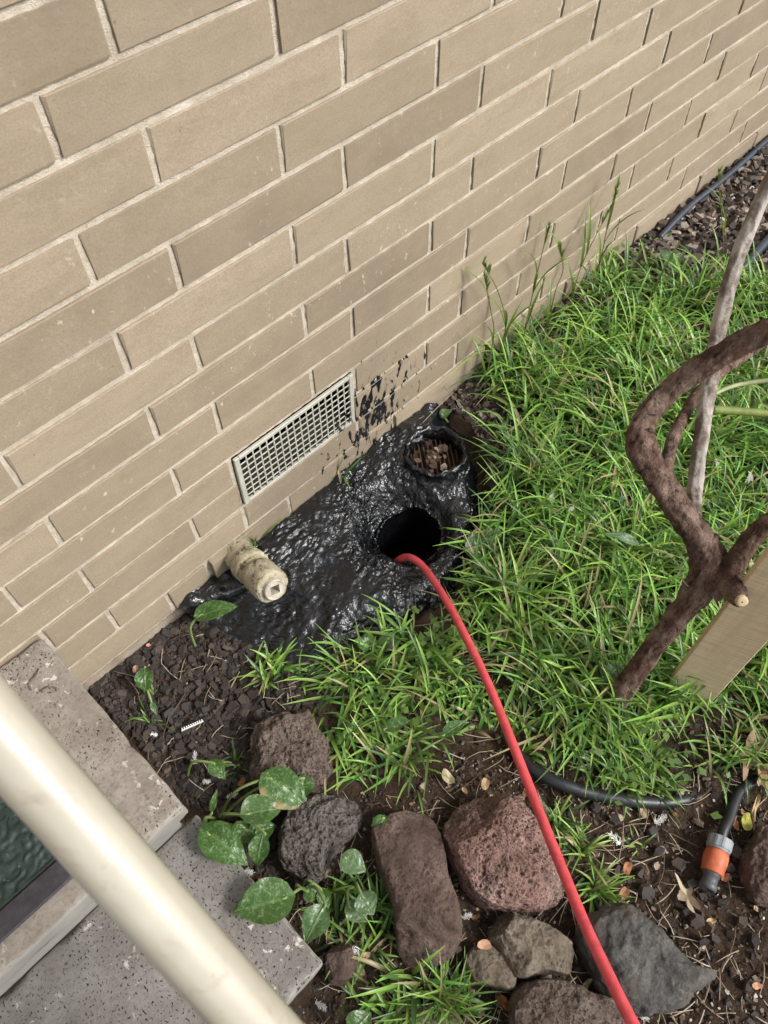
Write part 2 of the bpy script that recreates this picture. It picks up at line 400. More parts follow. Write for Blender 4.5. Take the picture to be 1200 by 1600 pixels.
# ------------------------------------------------------------------ layout data shared by the builders
HOLE = Vector((.366, -.187, 0)); RISER = Vector((.520, -.113, 0))
TARPX = [(283, 938), (305, 915), (345, 888), (372, 866), (440, 812), (480, 780), (545, 728), (600, 688), (650, 658), (700, 648), (735, 682), (757, 730), (762, 790), (750, 830), (735, 852), (722, 900), (702, 938), (655, 962), (612, 985), (575, 985), (540, 1006), (505, 1022), (462, 1044), (430, 1030), (392, 1006), (350, 990), (318, 972), (290, 962)]
TAR = [(min(-.001, P(*q).y) if i < 10 else P(*q).y, P(*q).x) for i, q in enumerate(TARPX)]
TAR = [(b, a) for a, b in TAR]
def zwall(x): return .03 * sstep(.2, 1.4, x)
def ground_h(x, y):
    h = .018 * nz(x * 4.1, y * 4.1) + .007 * nz(x * 17, y * 17, 3) + .004 * nz(x * 48, y * 48, 5)
    h *= sstep(-.0, -.10, y) * .8 + .2
    h += zwall(x) * sstep(-.8, 0, y)
    h += .02 * sstep(.45, .9, x) * sstep(-.1, -.4, y)
    return h
def gpos(x, y, up=0.0): return Vector((x, y, ground_h(x, y) + up))
def PG(px, py, up=0.0):
    p = P(px, py, 0)
    for _ in range(3): p = P(px, py, ground_h(p.x, p.y) + up)
    return p

# ------------------------------------------------------------------ ground
def build_ground():
    def axis(a, b, step, lo, hi):
        c = [a + i * (b - a) / round((b - a) / step) for i in range(round((b - a) / step) + 1)]
        g = step; x = a
        left = []
        while x > lo: g *= 1.35; x -= g; left.append(max(x, lo))
        g = step; x = b; right = []
        while x < hi: g *= 1.35; x += g; right.append(min(x, hi))
        return left[::-1] + c + right
    xs = axis(-.9, 2.6, .011, -40, 40); ys = axis(-1.75, .03, .011, -40, .03)
    v = []; f = []; nx = len(xs)
    for y in ys:
        for x in xs:
            near = sstep(6, 2, abs(x)) * sstep(-6, -2, y)
            h = ground_h(x, y)
            if near > .3: h += .006 * fbm((x * 60, y * 60, 1), 3) * near
            if -.2 < x < .8 and y > -.5 and inside((x, y), TAR): h -= .03
            if x < -.33 and y > -.63: h = min(h, -.01)
            v.append((x, y, h))
    for j in range(len(ys) - 1):
        for i in range(nx - 1):
            cx = .5 * (xs[i] + xs[i + 1]); cy = .5 * (ys[j] + ys[j + 1])
            if (cx - HOLE.x) ** 2 + (cy - HOLE.y) ** 2 < .105 ** 2: continue
            f.append((j * nx + i, j * nx + i + 1, (j + 1) * nx + i + 1, (j + 1) * nx + i))
    tag(mesh('ground', v, f, None, MSOIL), kind='structure')
build_ground()

# ------------------------------------------------------------------ brick wall
ZB = [.9743, .9006, .8249, .7501, .6744, .5991, .5265, .4538, .3793, .3077, .2343, .1617, .0877, .0138]
T2 = .0046; L = .30; FR = .3474
DX = [.007, .006, -.006, -.001, -.004, -.005, .001, 0, .003, 0, .004, .002, 0]
VX0, VX1 = .110, .398; VZ0, VZ1 = .1655, .3030
wall = thing('brick_wall', 'tan brick house wall in stretcher bond with pale recessed mortar', 'wall', (0, 0, 0))
def zbed(b): return ZB[b] if b >= 0 else ZB[0] - b * .0739
def build_wall():
    meshes = {}; far = []; rnd = random.Random(3)
    def brick(x0, x1, b, proud=0.0):
        z0 = zbed(b + 1) + T2; z1 = zbed(b) - T2; w = x1 - x0 - 2 * T2; h = z1 - z0
        if w < .015: return
        c = Vector(((x0 + x1) / 2, 0, (z0 + z1) / 2))
        a = [PX((x, 0, z)) for x in (x0, x1) for z in (z0, z1)]
        vis = any(-60 < q[0] < 1260 and -60 < q[1] < 1660 for q in a)
        key = (round(w, 3), round(h, 4), rnd.randrange(3))
        y = rnd.uniform(-.0012, .0012) - proud; dz = rnd.uniform(-.0012, .0012); ry = rnd.uniform(-.003, .003)
        if vis:
            if key not in meshes:
                v, f = box_mesh(-w / 2, w / 2, 0, .075, -h / 2, h / 2, .0014, 1)
                r2 = random.Random(key[2] * 7 + 1)
                v = [(q.x + r2.uniform(-.0015, .0015), q.y + r2.uniform(-.0006, .0006), q.z + r2.uniform(-.0014, .0014)) for q in v]
                me = bpy.data.meshes.new('brick'); me.from_pydata(v, [], f); me.update(); me.materials.append(MB); meshes[key] = me
            o = bpy.data.objects.new('brick', meshes[key]); COL.objects.link(o); o.parent = wall
            o.location = (c.x, y, c.z + dz); o.rotation_euler = (rnd.uniform(-.006, .006), ry, rnd.uniform(-.003, .003))
        else:
            v, f = box_mesh(c.x - w / 2, c.x + w / 2, y, .075, c.z - h / 2, c.z + h / 2, 0)
            far.append((v, f))
    for b in range(-12, 13):
        dx = DX[b] if b >= 0 else rnd.uniform(-.006, .006)
        off = FR if b % 2 else 0.0
        if b == 12: off = .70
        for k in range(-9, 24):
            x0 = (k + off) * L + dx; x1 = x0 + L
            j = rnd.uniform(-.002, .002)
            if b in (9, 10):
                if x0 >= VX0 - .012 and x1 <= VX1 + .012: continue
                if x0 < VX0 < x1: x1 = VX0 + .002
                elif x0 < VX1 < x1 : x0 = VX1 - .002
            if b == 12 and x0 < 0 < x1:
                brick(x0, 0, b, .001); brick(0.004, .062, b, .012); brick(.062, x1, b, .003); continue
            brick(x0, x1, b, .004 if b == 12 and x0 > .5 else 0.0)
    v, f = join(far); tag(mesh('outer_bricks', v, f, wall, MB, False), kind='stuff')
    # mortar body with the vent opening left out; its face is set back from the bricks
    yb = .0035; X0, X1, Z0, Z1 = -2.8, 7.3, -.12, zbed(-12) - .02
    v = []; f = []
    def face(x0, x1, z0, z1, st):
        nx = max(1, round((x1 - x0) / st)); nzz = max(1, round((z1 - z0) / st)); o = len(v)
        for j in range(nzz + 1):
            for i in range(nx + 1):
                x = lerp(x0, x1, i / nx); z = lerp(z0, z1, j / nzz)
                v.append((x, yb + .0016 * nz(x * 70, z * 70) + .0009 * nz(x * 230, z * 230), z))
        for j in range(nzz):
            for i in range(nx):
                f.append((o + j * (nx + 1) + i, o + j * (nx + 1) + i + 1, o + (j + 1) * (nx + 1) + i + 1, o + (j + 1) * (nx + 1) + i))
    st = .006
    face(-.6, VX0, Z0, 1.15, st); face(VX0, VX1, Z0, VZ0, st); face(VX0, VX1, VZ1, 1.15, st); face(VX1, 2.4, Z0, 1.15, st)
    face(X0, -.6, Z0, 1.15, .1); face(2.4, X1, Z0, 1.15, .1); face(X0, X1, 1.15, Z1, .1)
    mesh('mortar', v, f, wall, MM, True)
    v, f = box_mesh(X0, X1, .081, .2, Z0, Z1); v2, f2 = v, f
    # solid core behind, with a cavity behind the vent
    core = [box_mesh(X0, VX0, .08, .2, Z0, Z1), box_mesh(VX1, X1, .08, .2, Z0, Z1), box_mesh(VX0, VX1, .08, .2, VZ1, Z1), box_mesh(VX0, VX1, .08, .2, Z0, VZ0), box_mesh(VX0, VX1, .14, .2, VZ0, VZ1)]
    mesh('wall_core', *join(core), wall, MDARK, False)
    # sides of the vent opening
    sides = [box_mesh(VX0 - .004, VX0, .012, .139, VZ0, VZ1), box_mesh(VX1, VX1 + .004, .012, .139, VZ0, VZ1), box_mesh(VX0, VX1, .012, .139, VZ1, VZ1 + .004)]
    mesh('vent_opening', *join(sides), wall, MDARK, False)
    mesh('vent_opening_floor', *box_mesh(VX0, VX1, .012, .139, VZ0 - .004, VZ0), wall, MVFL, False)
    # concrete footing strip under the lowest course
    v, f = box_mesh(-.32, 2.6, -.008, .07, -.1, .0115, .003, 1, 7, .0035, 22)
    mesh('footing', v, f, wall, MFOOT)
build_wall()

# ------------------------------------------------------------------ air vent
def build_vent():
    t = thing('air_vent', 'cream square-mesh air vent grille set into the brick wall', 'vent', (.254, 0, VZ0))
    x0, x1, z0, z1 = VX0 + .002, VX1 - .002, VZ0 + .002, VZ1 - .002; y0, y1 = -.004, .003
    fw, ft = .0105, .008
    child(t, 'frame', *join([box_mesh(x0, x0 + fw, y0, y1, z0, z1, .0012), box_mesh(x1 - fw, x1, y0, y1, z0, z1, .0012), box_mesh(x0 + fw, x1 - fw, y0, y1, z0, z0 + ft, .0012), box_mesh(x0 + fw, x1 - fw, y0, y1, z1 - ft, z1, .0012)]), MV, False)
    a0, a1, c0, c1 = x0 + fw, x1 - fw, z0 + ft, z1 - ft; nx, nzz = 17, 8; bw = .0031
    px = (a1 - a0 + bw) / nx; pz = (c1 - c0 + bw) / nzz
    for i in range(1, nx):
        xc = a0 + i * px - bw / 2; child(t, 'upright_bar', *box_mesh(xc - bw / 2, xc + bw / 2, y0 + .0005, y0 + .0026, c0, c1, .0005), MV, False)
    for j in range(1, nzz):
        zc = c0 + j * pz - bw / 2; child(t, 'cross_bar', *box_mesh(a0, a1, y0 + .0008, y0 + .0024, zc - bw / 2, zc + bw / 2, .0006), MV, False)
build_vent()

# ------------------------------------------------------------------ concrete steps, mat, handrail
def build_steps():
    t = thing('concrete_steps', 'weathered concrete doorstep with two overhanging slabs beside the wall', 'steps', (-.8, -.3, 0))
    def slab(name, x0, x1, y0, y1, z0, z1, m, seed):
        bm = bmesh.new(); bmesh.ops.create_cube(bm, size=1)
        for q in bm.verts: q.co = Vector((lerp(x0, x1, q.co.x + .5), lerp(y0, y1, q.co.y + .5), lerp(z0, z1, q.co.z + .5)))
        bmesh.ops.bevel(bm, geom=bm.edges[:], offset=.004, segments=2, profile=.5, affect='EDGES')
        for _ in range(7):
            ee = [e for e in bm.edges if e.calc_length() > .011]
            if ee: bmesh.ops.subdivide_edges(bm, edges=ee, cuts=1, use_grid_fill=True)
        bm.normal_update()
        for q in bm.verts:
            n = q.normal; a = .0016 * fbm(q.co * 35 + Vector((seed, 0, 0)), 4)
            edge = max(abs(n.x) > .25 and abs(n.x) < .97, abs(n.y) > .25 and abs(n.y) < .97)
            if edge: a -= .004 * max(0, fbm(q.co * 28 + Vector((seed, 4, 0)), 3) - .12) * 3
            if x1 - q.co.x < .02 and z0 < .2 < z1 and -.262 < q.co.y < -.225: a -= .004 * (1 - abs(q.co.y + .243) / .019) * (x1 - q.co.x < .02)
            q.co += n * a
        bm.normal_update(); bm.faces.ensure_lookup_table()
        v = [q.co.copy() for q in bm.verts]; f = [tuple(q.index for q in p.verts) for p in bm.faces]
        mi = [1 if p.normal.y < -.6 or p.normal.x > .6 else 0 for p in bm.faces]; bm.free()
        o = child(t, name, v, f, [m, MC_EDGE]); o.data.polygons.foreach_set('material_index', mi)
    slab('tread', -1.5, -.299, -.374, -.002, .187, .226, MC_UP, 1)
    slab('tread', -1.5, -.293, -.640, -.352, .062, .100, MC_LOW, 9)
    child(t, 'riser', *box_mesh(-1.5, -.318, -.351, -.002, -.1, .186, .003, 1), MC_EDGE, False)
    child(t, 'riser', *box_mesh(-1.5, -.312, -.622, -.352, -.1, .061, .003, 1), MC_EDGE, False)
build_steps()
def build_mat():
    x0, x1, y0, y1, z = -1.05, -.405, -.343, -.045, .2275
    t = thing('door_mat', 'dark green embossed rubber mat with black border on upper step', 'mat', ((x0 + x1) / 2, (y0 + y1) / 2, z))
    bw = .034; v = []; f = []; nx, ny = 190, 90
    for j in range(ny + 1):
        for i in range(nx + 1):
            x = lerp(x0 + bw, x1 - bw, i / nx); y = lerp(y0 + bw, y1 - bw, j / ny)
            wv = Vector((x * 62, y * 62, 0)); q = nz(wv.x * .6, wv.y * .6, 4) * 6 + nz(wv.x, wv.y, 2) * 3
            e = min(i, nx - i, j, ny - j)
            h = .004 * abs(sin(q * 1.2)) + .0015 * fbm((x * 120, y * 120, 0), 3)
            v.append((x, y, z + .004 + (h if e > 1 else .0045)))
    for j in range(ny):
        for i in range(nx):
            f.append((j * (nx + 1) + i, j * (nx + 1) + i + 1, (j + 1) * (nx + 1) + i + 1, (j + 1) * (nx + 1) + i))
    child(t, 'embossed_centre', v, f, MMAT)
    parts = [box_mesh(x0, x1, y0, y0 + bw, z, z + .006, .002, 1), box_mesh(x0, x1, y1 - bw, y1, z, z + .006, .002, 1), box_mesh(x0, x0 + bw, y0 + bw, y1 - bw, z, z + .006, .002, 1), box_mesh(x1 - bw, x1, y0 + bw, y1 - bw, z, z + .006, .002, 1)]
    child(t, 'border', *join(parts), MMATB, False)
build_mat()
def build_rail():
    X = -.350; A = Vector((X, -.512, .936)); B = Vector((X, -.707, .777)); d = (A - B).normalized()
    top = A + d * ((-.02 - A.y) / d.y); bot = A + d * ((-1.08 - A.y) / d.y)
    t = thing('handrail', 'thick cream painted tubular handrail sloping across the near left corner', 'handrail', (X, bot.y, 0))
    r = .0208
    path = [(*(top + (bot - top) * (i / 60)), r) for i in range(61)]
    child(t, 'rail', *tube(path, 48, True, lambda q, a, s: 1 + .012 * nz(q.x * 40, q.y * 40, q.z * 40)), MRAIL)
    child(t, 'wall_flange', *lathe([(.0, .004), (.045, .004), (.045, .009), (.03, .013), (.0215, .016)], 32, (0, -1, 0), (X, 0, top.z)), MRAIL)
    child(t, 'post', *tube([(X, bot.y, -.1, .019), (X, bot.y, bot.z * .5, .019), (X, bot.y, bot.z, .019)], 24), MRAIL)
build_rail()

# ------------------------------------------------------------------ bitumen patch with the open shaft
def tar_edge(th):
    dx, dy = cos(th), sin(th); best = None
    for i in range(len(TAR)):
        x1, y1 = TAR[i - 1]; x2, y2 = TAR[i]; ex, ey = x2 - x1, y2 - y1
        den = dx * ey - dy * ex
        if abs(den) < 1e-9: continue
        wx, wy = x1 - HOLE.x, y1 - HOLE.y
        s = (wx * ey - wy * ex) / den; u = (wx * dy - wy * dx) / den
        if s > 0 and -1e-6 <= u <= 1 + 1e-6: best = s if best is None else min(best, s)
    return best or .2
def tar_h(x, y):
    h = .008 + .026 * sstep(-.16, -.01, y) + .012 * nz(x * 30, 3, 1) * sstep(-.03, -.005, y) + .010 * sstep(.25, .5, x) * sstep(-.25, -.1, y)
    h += max(0.0, ground_h(x, y)) * .9
    d = sqrt((x - RISER.x) ** 2 + (y - RISER.y) ** 2); h += .010 * sstep(.115, .066, d)
    if d < .058: h = -.06
    h += .012 * exp(-((x - .22) ** 2 + (y + .21) ** 2) / .006)
    return h
def build_tar():
    NT, NR = 640, 190; v = []; f = []; SH = 26
    for k in range(NT):
        th = 2 * pi * k / NT; R1 = tar_edge(th) * (1 + .035 * nz(cos(th) * 6, sin(th) * 6, 9) + .02 * nz(cos(th) * 25, sin(th) * 25, 2))
        c, s = cos(th), sin(th)
        if s > 0: R1 = min(R1, (-.0015 - HOLE.y) / s)
        r0 = .066 * (1 + .07 * nz(c * 1.5, s * 1.5, 7) + .03 * nz(c * 5, s * 5, 1))
        # shaft, bottom to rim
        for i in range(SH):
            u = i / SH; z = -.42 * (1 - u) ** 1.0 - .012
            r = r0 * (1.05 + .06 * nz(c * 4, s * 4, z * 30) + .03 * nz(c * 13, s * 13, z * 90)) + .02 * sstep(-.12, -.3, z)
            v.append((HOLE.x + r * c, HOLE.y + r * s, z))
        for i in range(NR + 1):
            u = i / NR; uu = u ** 1.35
            # the funnel is wider on the wall side
            lip = .030 + .045 * max(0, c * -.35 + s * .8)
            r = r0 + (R1 - r0) * uu; x = HOLE.x + r * c; y = HOLE.y + r * s
            y = min(y, -.0015 + .001 * s)
            h = tar_h(x, y)
            q = (r - r0) / lip
            if q < 1: h -= (.026 + .034 * max(0, s * .8 - c * .4)) * (1 - sstep(0, 1, q)) 
            amt = .35 + .9 * sstep(-.25, .35, fbm((x * 14, y * 14, 7), 2)); rag = .0060 * fbm((x * 22, y * 22, 2), 3) + amt * .0040 * fbm((x * 95, y * 95, 5), 2) + amt * .0026 * (.5 - noise.voronoi(Vector((x * 170, y * 170, 0)))[0][0]) + .0008 * nz(x * 330, y * 330, 1)
            if (x - RISER.x) ** 2 + (y - RISER.y) ** 2 < .062 ** 2: rag *= .2
            eg = max(sstep(1.0, .62, u), sstep(-.05, -.012, HOLE.y + R1 * s))
            h = lerp(-.022, h, eg) + rag * (1.25 if q < 1.6 else .85)
            v.append((x, y, h))
    M_ = SH + NR + 1
    for k in range(NT):
        k2 = (k + 1) % NT
        for i in range(M_ - 1): f.append((k * M_ + i, k * M_ + i + 1, k2 * M_ + i + 1, k2 * M_ + i))
    f.append(tuple(k * M_ for k in range(NT)))
    f = [q[::-1] for q in f]
    tag(mesh('bitumen_patch', v, f, None, MTAR, True, loc=(HOLE.x, HOLE.y, 0)), 'glossy black bitumen-coated drain surround with an open shaft against wall', 'drain')
build_tar()
def build_riser():
    t = thing('drain_riser', 'tar-smeared round drain riser with leaf-choked grate beside the wall', 'drain pipe', RISER)
    top = .060
    prof = [(.086, -.02), (.078, .020), (.072, .030), (.068, .042), (.0665, top - .006), (.063, top), (.0585, top - .003), (.0565, top - .014), (.055, .012), (.054, -.03)]
    child(t, 'pipe_collar', *lathe([p for p in crom(prof, 5)], 120, (0, 0, 1), RISER, lambda q: .0075 * fbm(q * 38, 3) + .0026 * nz(q.x * 180, q.y * 180, q.z * 180)), MTAR)
    zz = .028
    child(t, 'grate_bed', *lathe([(.0545, zz - .014), (.03, zz - .012), (.001, zz - .012)], 40, (0, 0, 1), RISER, lambda q: .004 * nz(q.x * 90, q.y * 90, 0)), MSOIL)
    for i in range(-5, 6):
        o = i * .0098; hw = sqrt(max(0, .053 ** 2 - o * o)); a = radians(52); dx, dy = cos(a), sin(a)
        p0 = RISER + Vector((-dy * o - dx * hw, dx * o - dy * hw, zz)); p1 = RISER + Vector((-dy * o + dx * hw, dx * o + dy * hw, zz))
        child(t, 'grate_bar', *tube([(*(p0 + (p1 - p0) * (k / 6)), .0021 + .0006 * nz(i * 3, k, 1)) for k in range(7)], 6), MRUST)
build_riser()

# ------------------------------------------------------------------ old clay pipe stub with plug
def build_stub():
    A = Vector((.066, .0, .052)); ax = Vector((-.018, -.150, .062)).normalized()
    t = thing('pipe_stub', 'stubby cream clay pipe fitting with square socket plug below vent', 'pipe fitting', (A.x, -.07, .02))
    j = lambda q: .0020 * fbm(q * 70, 4)
    prof = [(.030, -.02), (.0315, .0), (.032, .012), (.031, .040), (.0345, .042), (.035, .062), (.0315, .066), (.0305, .078), (.0335, .080), (.034, .120), (.032, .125), (.028, .127), (.0215, .1275)]
    pr = []
    for a, b in zip(prof, prof[1:]):
        for k in range(4): pr.append((lerp(a[0], b[0], k / 4), lerp(a[1], b[1], k / 4)))
    pr.append(prof[-1]); pr = [(a, b * 1.22) for a, b in pr]
    child(t, 'body', *lathe(pr, 56, ax, A, j), MCLAY)
    # plug ring and face with a square socket
    e1 = ax.orthogonal().normalized(); e2 = ax.cross(e1)
    v = []; f = []; n = 32; O = A + ax * .160
    def ringpts(fn, h): 
        s = len(v)
        for k in range(n):
            a = 2 * pi * k / n + .5; r = fn(a); v.append(O + ax * h + e1 * (r * cos(a)) + e2 * (r * sin(a)))
        return s
    sq = lambda a: .0088 / max(abs(cos(a - .5)), abs(sin(a - .5)))
    rings = [ringpts(lambda a: .0215, -.006), ringpts(lambda a: .0212, .004), ringpts(lambda a: .0195, .006), ringpts(lambda a: .017, .0045), ringpts(sq, .004), ringpts(lambda a: sq(a) * .94, -.022)]
    for a, b in zip(rings, rings[1:]):
        for k in range(n): f.append((a + k, a + (k + 1) % n, b + (k + 1) % n, b + k))
    f.append(tuple(rings[-1] + k for k in range(n)))
    child(t, 'plug', v, f, mat_plain('pale plug', (.52, .47, .38), .7, .3, .35, .5), False)
build_stub()

# ------------------------------------------------------------------ stones
def stone(label, outl, h, m, seed, flat=.55, facets=5, nA=.010, nB=.004, pits=0.0, tilt=(0, 0), name='stone', edge=.88, N=200, R=70):
    """outline as seen in the photo, taken at mid height; a real solid with its own height"""
    z0 = ground_h(*P(sum(q[0] for q in outl) / len(outl), sum(q[1] for q in outl) / len(outl))[:2])
    pts = [P(x, y, z0 + h * .45) for x, y in outl]; cx = sum(p.x for p in pts) / len(pts); cy = sum(p.y for p in pts) / len(pts)
    rel = [(p.x - cx, p.y - cy) for p in pts]
    sm = crom([(a, b) for a, b in rel + [rel[0]]], 6)[:-1]
    def rad(th):
        dx, dy = cos(th), sin(th); best = .02
        for i in range(len(sm)):
            x1, y1 = sm[i - 1]; x2, y2 = sm[i]; ex, ey = x2 - x1, y2 - y1; den = dx * ey - dy * ex
            if abs(den) < 1e-12: continue
            s = (x1 * ey - y1 * ex) / den; u = (x1 * dy - y1 * dx) / den
            if s > 0 and 0 <= u <= 1: best = max(best, s)
        return best
    if pits > .5: N, R = 330, 120
    rr = random.Random(seed); mean = sum(sqrt(a * a + b * b) for a, b in rel) / len(rel)
    planes = []
    for i in range(facets + 4):
        a = rr.uniform(0, 2 * pi); el = rr.uniform(.35, 1.25); n = Vector((cos(a) * cos(el), sin(a) * cos(el), sin(el)))
        sup = mean * cos(el) * .98 + h * sin(el) * 1.0
        planes.append((n, sup * rr.uniform(.74, .92)))
    V = []; Fc = []; so = Vector((seed * 3.1, seed * 1.7, 0)); nrow = R
    for i in range(nrow + 1):
        u = i / nrow
        if u < .2: k = u / .2; rs = lerp(edge, 1, sstep(0, 1, k)); z = lerp(-.03, h * .35, k)
        else:
            ph = (u - .2) / .8 * pi / 2; rs = cos(ph) ** flat; z = h * .35 + h * .65 * sin(ph) ** max(.35, flat)
        for k in range(N):
            th = 2 * pi * k / N; r = RC[seed][k] if seed in RC else None
            if r is None: RC[seed] = [rad(2 * pi * j / N) for j in range(N)]; r = RC[seed][k]
            p = Vector((r * rs * cos(th), r * rs * sin(th), z + (tilt[0] * r * rs * cos(th) + tilt[1] * r * rs * sin(th)) * max(0, u - .15)))
            if z > h * .2:
                for n, d in planes:
                    e = p.dot(n) - d
                    if e > 0: p -= n * e * .95
            q = p + so; dn = Vector((p.x, p.y, p.z * 1.3 + .01)).normalized()
            a = nA * fbm(q * 17, 3) + nB * fbm(q * 60, 3)
            if pits:
                dd = noise.voronoi(q * 75)[0][0]; d2 = noise.voronoi(q * 140 + Vector((5, 5, 5)))[0][0]
                a -= pits * (sstep(.34, .12, dd) * .0042 + sstep(.36, .15, d2) * .0024)
            V.append(p + dn * a)
    for i in range(nrow):
        for k in range(N): Fc.append((i * N + k, i * N + (k + 1) % N, (i + 1) * N + (k + 1) % N, (i + 1) * N + k))
    o = mesh(name, V, Fc, None, m, True); o.location = (cx, cy, z0 - .008)
    return tag(o, label, 'stone', 'edging stones')
RC = {}
stone('rounded red pitted scoria stone beside the red hose', [(708, 1268), (748, 1246), (800, 1248), (838, 1285), (868, 1325), (886, 1372), (880, 1405), (835, 1418), (778, 1420), (735, 1398), (705, 1345), (690, 1300)], .10, MR_RED, 1, .5, 5, .008, .003, 1.0)
stone('long smooth brown stone standing beside the red scoria stone', [(580, 1296), (618, 1272), (668, 1272), (690, 1310), (700, 1365), (718, 1420), (718, 1480), (690, 1504), (648, 1512), (625, 1490), (612, 1420), (590, 1352)], .085, MR_BROWN, 2, .38, 6, .006, .0025, 0, (.05, 0))
stone('grey vesicular stone between the mottled leaves and long brown stone', [(438, 1300), (470, 1248), (520, 1238), (562, 1262), (558, 1300), (520, 1330), (500, 1370), (470, 1376), (440, 1345)], .075, MR_GREY, 3, .5, 5, .012, .005, 1.0)
stone('earthy brown lava stone half hidden by the grass edge', [(392, 1160), (420, 1120), (460, 1102), (492, 1120), (515, 1165), (505, 1215), (470, 1238), (420, 1245), (395, 1215)], .07, MR_EARTH, 4, .55, 4, .012, .005, .9)
stone('dark angular slate-grey stone under the lower end of red hose', [(915, 1432), (955, 1412), (1000, 1430), (1040, 1470), (1080, 1508), (1118, 1520), (1098, 1545), (1050, 1570), (1000, 1580), (950, 1560), (925, 1510), (905, 1465)], .075, MR_SLATE, 5, .60, 0, .010, .004, 0, (.25, .25))
stone('blocky tan stone with pale broken face below red scoria stone', [(765, 1445), (790, 1426), (840, 1440), (885, 1465), (900, 1490), (893, 1520), (850, 1520), (812, 1528), (785, 1505), (768, 1475)], .07, MR_TAN, 6, .4, 7, .007, .003, .2)
stone('flat tan stone wedged below the long brown stone', [(728, 1490), (752, 1474), (780, 1490), (804, 1515), (800, 1545), (765, 1540), (735, 1530), (725, 1510)], .05, MR_TAN, 7, .4, 5, .005, .003, 0)
stone('brown grey stone cut by the bottom edge of the photo', [(803, 1560), (818, 1536), (870, 1532), (920, 1548), (968, 1570), (990, 1610), (960, 1660), (880, 1690), (810, 1650), (800, 1600)], .08, MR_EARTH, 8, .4, 6, .007, .003, .4)
stone('small brown stone at the front corner of the lower step', [(508, 1490), (530, 1474), (555, 1485), (552, 1520), (530, 1538), (510, 1525)], .045, MR_BROWN, 9, .5, 4, .006, .003)
stone('dark brown soil-crusted stone at the right edge below the hose fitting', [(1168, 1330), (1190, 1290), (1230, 1290), (1260, 1340), (1250, 1400), (1200, 1420), (1172, 1390)], .05, MR_BROWN, 10, .6, 4, .01, .006)
stone('small dark stone under the fine grass tuft at bottom', [(640, 1590), (660, 1565), (700, 1570), (720, 1600), (700, 1640), (650, 1640)], .04, MR_EARTH, 11, .5, 4, .007, .004)

# ------------------------------------------------------------------ hoses and fittings
def hose_path(pts, r):
    return [(*P(x, y, z), r) for x, y, z in pts]
HO = [(618, 905, -.16), (616, 890, -.08), (622, 876, -.01), (640, 871, .026), (664, 889, .042), (700, 943, .070), (735, 1010, .105), (766, 1076, .135), (800, 1160, .170), (832, 1242, .200), (871, 1340, .240), (911, 1438, .28), (950, 1522, .315), (992, 1606, .345), (1040, 1690, .38), (1090, 1780, .41)]
hp = crom(hose_path(HO, .0073), 10)
tag(mesh('red_hose', *tube(hp, 20, True, lambda q, a, s: 1 + .006 * nz(q.x * 300, q.y * 300, q.z * 300)), None, MRED, loc=hp[40][:3]), 'bright red drain-jetting hose running from the open shaft to bottom edge', 'hose')
BH = [(790, 1150, .012), (812, 1182, .016), (840, 1207, .020), (880, 1226, .022), (930, 1241, .020), (980, 1250, .018), (1030, 1254, .010), (1070, 1250, -.004), (1120, 1238, -.02)]
tag(mesh('garden_hose', *tube(crom([(*PG(x, y, z), .0105) for x, y, z in BH], 8), 16, True, lambda q, a, s: 1 + .02 * nz(q.x * 90, q.y * 90, q.z * 90)), None, MBLK, loc=PG(930, 1241)), 'black garden hose lying through the grass in front of shrub', 'hose')
def build_fitting():
    A = PG(1128, 1306, .022); B = PG(1104, 1392, .020); ax = (B - A).normalized(); Ln = (B - A).length
    t = thing('hose_fitting', 'orange and grey snap-on hose connector lying on the soil', 'hose fitting', (A.x, A.y, ground_h(A.x, A.y)))
    k = Ln / .10
    v = []; 
    prof = lambda p: [(a, b * k) for a, b in p]
    def ribbed(r, h0, h1, n):
        e1 = ax.orthogonal().normalized(); e2 = ax.cross(e1); V = []; Fq = []; seg = 40
        for h in (h0, h0 + .001, h1 - .001, h1):
            for i in range(seg):
                a = 2 * pi * i / seg; rr_ = r * (1 + (.05 if (i // 2) % 2 else 0)) * (.93 if h in (h0, h1) else 1)
                V.append(A + ax * h * k + e1 * rr_ * cos(a) + e2 * rr_ * sin(a))
        for j in range(3):
            for i in range(seg): Fq.append((j * seg + i, j * seg + (i + 1) % seg, (j + 1) * seg + (i + 1) % seg, (j + 1) * seg + i))
        Fq.append(tuple(range(seg - 1, -1, -1))); Fq.append(tuple(3 * seg + i for i in range(seg))); return V, Fq
    child(t, 'lock_nut', *ribbed(.0185, .004, .024, 10), MGREY, False)
    child(t, 'washer', *lathe(prof([(.012, .0235), (.0182, .0240), (.0182, .0275), (.012, .028)]), 40, ax, A), MGREY)
    child(t, 'sleeve', *lathe(prof([(.012, .027), (.0168, .0282), (.0188, .034), (.0192, .044), (.0182, .056), (.0172, .066), (.016, .068), (.012, .068)]), 40, ax, A), MORANGE)
    child(t, 'nozzle', *lathe(prof([(.0135, .066), (.0135, .074), (.0122, .075), (.0122, .086), (.0135, .088), (.0135, .096), (.011, .098), (.008, .098), (.008, .08)]), 32, ax, A), MDGREY)
    hp_ = [(*(A + ax * .012), .0088), (*(A - ax * .01), .0088), (*PG(1138, 1282, .020), .0088), (*PG(1146, 1258, .016), .0088), (*PG(1158, 1235, .008), .0088), (*PG(1190, 1215, -.006), .0088)]
    child(t, 'hose_tail', *tube(crom(hp_, 6), 14), MBLK)
build_fitting()
BP = [(1030, 372, .008), (1060, 340, .016), (1085, 316, .02), (1108, 298, .02), (1135, 276, .018), (1165, 250, .014), (1215, 205, .012), (1270, 165, .01)]
